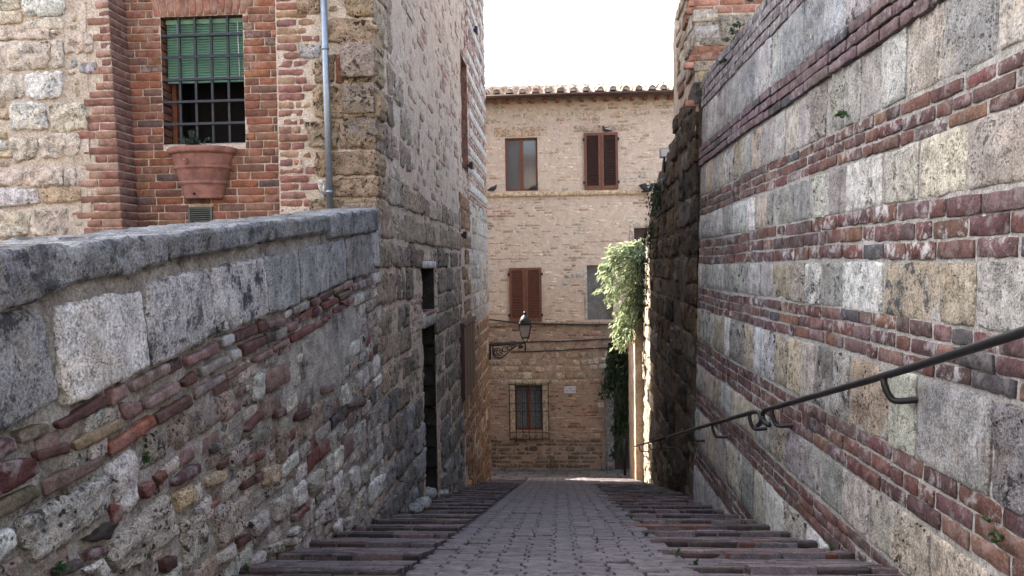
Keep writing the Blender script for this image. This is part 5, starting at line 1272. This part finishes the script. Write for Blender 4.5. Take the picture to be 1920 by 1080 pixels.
# loose pale stones at the foot of the doorway
for x, y_, s_, lab in ((806, 930, .2, 'largest pale loose stone at the foot of the side doorway'), (797, 946, .15, 'pale loose stone nearest the camera below the side doorway'), (834, 926, .14, 'rounded pale loose stone farthest along the wall by the doorway'), (783, 955, .13, 'flat pale loose stone at the edge of the steps by the wall')):
    p_ = S3(x, y_ + 6); nu, nv = 12, 8; V = []; F = []
    for j in range(nv + 1):
        for k in range(nu):
            a, b_ = 2 * math.pi * k / nu, math.pi * j / nv; V.append((math.sin(b_) * math.cos(a), math.sin(b_) * math.sin(a) * 1.2, math.cos(b_) * .62))
    for j in range(nv):
        for k in range(nu): F.append((j * nu + k, (j + 1) * nu + k, (j + 1) * nu + (k + 1) % nu, j * nu + (k + 1) % nu))
    V = np.array(V); V *= (1 + .45 * fbm(V * 1.9 + x, 4, 4))[:, None]; V = V * s_ * .62 + np.array(p_ + Vector((-.02, 0, s_ * .35)))
    o = mesh_obj('loose_stone', V, F, M['stone'], None, (.34, .35, .355, .4)); tag(o, lab, 'stone', 'loose stones by the side doorway')

# ================================================================== UNSEEN HOUSES ADDED FOR SHADE (behind the camera, and down the cross street)
nh = thing('added_rear_house', 'unseen plastered house added behind the camera to shade the lane', 'house', (0, -9, H - .4))
V, F = box(-16, 16, -17, -7, H - 1, H + 7); mesh_obj('wall', V, F, M['mortar_s'], nh, smooth=False)
V, F = box(-16.4, 16.4, -17.4, -6.6, H + 7, H + 7.3); mesh_obj('roof', V, F, M['tile'], nh, (.3, .2, .15, .2), smooth=False)
for x_ in (-6, -2.2, 1.6, 5.4):
    V, F = box(x_, x_ + 1, -7.0, -6.95, H + 2.2, H + 3.9); mesh_obj('shutter', V, F, M['shutter_d'], nh, smooth=False)
sh2 = thing('added_side_house', 'unseen plastered house added in the cross street to trim the sun patch', 'house', (-10, 21, -1))
V, F = box(-13, -8, 18.0, 25, -1, H + 3.1); mesh_obj('wall', V, F, M['mortar_h'], sh2, smooth=False)
V, F = box(-13.2, -7.8, 17.9, 25.2, H + 3.1, H + 3.25); mesh_obj('roof', V, F, M['tile'], sh2, (.3, .2, .15, .2), smooth=False)

# ================================================================== BIRDS, FLOODLIGHT
def pigeon(label, pos, face=1, mat='feather', wings=False, s_=1.0):
    t = thing('pigeon', label, 'pigeon', tuple(pos), 'pigeons on the end house')
    P_ = Vector(pos); ax = Vector((face, 0, 0)) * s_; up = Vector((0, 0, 1)) * s_
    pts = [P_ + ax * a + up * b_ for a, b_ in ((-.20, .05), (-.13, .07), (-.06, .095), (.02, .11), (.08, .135), (.105, .175), (.115, .205), (.135, .21), (.16, .205))]
    V, F = tube(pts, [.012, .03, .052, .062, .05, .03, .029, .026, .004], 10); mesh_obj('body', V, F, M[mat], t)
    for sy in (-.02, .02):
        V, F = tube([P_ + up * .06 + Vector((0, sy, 0)), P_ + Vector((0, sy, 0))], .006, 5); mesh_obj('leg', V, F, M['terra'], t)
    if wings:
        for sd_, k in ((-1, .0), (1, .06)):
            pr = [P_ + up * .12 + ax * .04, P_ + up * (.30 + k) + ax * (-.05) + Vector((0, sd_ * .12, 0)), P_ + up * (.24 + k) + ax * (-.26) + Vector((0, sd_ * .2, 0)), P_ + up * .11 + ax * (-.14)]
            V = [tuple(p) for p in pr] + [tuple(p + Vector((0, .012, 0))) for p in pr]
            mesh_obj('wing', V, [(0, 1, 2, 3), (7, 6, 5, 4), (0, 4, 5, 1), (1, 5, 6, 2), (2, 6, 7, 3), (3, 7, 4, 0)], M[mat], t)
    else:
        for sy in (-.045, .045):
            V, F = tube([P_ + ax * .06 + up * .13 + Vector((0, sy, 0)), P_ + ax * -.04 + up * .115 + Vector((0, sy * 1.15, 0)), P_ + ax * -.17 + up * .07 + Vector((0, sy * .7, 0))], [.012, .026, .004], 6); mesh_obj('wing', V, F, M['feather_w' if wings is None else mat], t)
def H3(x, y_, w): return FH.P(*FH.uv(x, y_, w), w)
pigeon('pigeon with pale wings perched above the upper closed shutters', H3(1137, 248, .05), -1, 'feather', None, .75)
pigeon('dark pigeon in the lower corner of the glazed upper window', H3(1001, 357, .03), 1, 'feather', False, .75)
pigeon('dark pigeon on the string course beside the corner house', H3(924, 359, .05), 1, 'feather', False, .75)
pigeon('dark pigeon with raised wings at the right end of the string course', H3(1214, 363, .25), 1, 'feather', True, .85)
fl = thing('floodlight', 'small pale floodlight on the top of the dark wall', 'floodlight', tuple(T3(1243, 297, 13.5)))
a_ = T3(1237, 296, 13.5); b_ = T3(1254, 279, 13.5)
V, F = box(a_.x, b_.x, 13.4, 13.55, a_.z, b_.z); mesh_obj('housing', V, F, M['zinc'], fl, smooth=False)
V, F = box(a_.x + .012, b_.x - .012, 13.39, 13.398, a_.z + .015, b_.z - .015); mesh_obj('lens', V, F, M['paint_w'], fl, smooth=False)
V, F = tube([((a_.x + b_.x) / 2, 13.5, a_.z - .25), ((a_.x + b_.x) / 2, 13.5, a_.z)], .02, 6); mesh_obj('bracket', V, F, M['iron'], fl)
for x, y_, lab in ((887, 57, 'small black box lamp high on the far end of the corner house'), (865, 441, 'small dark wall light on the side of the corner house'), (877, 311, 'small black box under the arched niche of the corner house')):
    u_, v_ = LW.uv(x, y_); t = thing('wall_light', lab, 'wall light', tuple(LW.P(u_, v_, .0)))
    V, F = wbox(LW, u_ - .09, u_ + .09, v_ - .06, v_ + .06, .04, .10); mesh_obj('housing', V, F, M['iron'], t, smooth=False)
    V, F = wbox(LW, u_ - .03, u_ + .03, v_ - .03, v_ + .03, -.01, .05); mesh_obj('bracket', V, F, M['iron'], t, smooth=False)
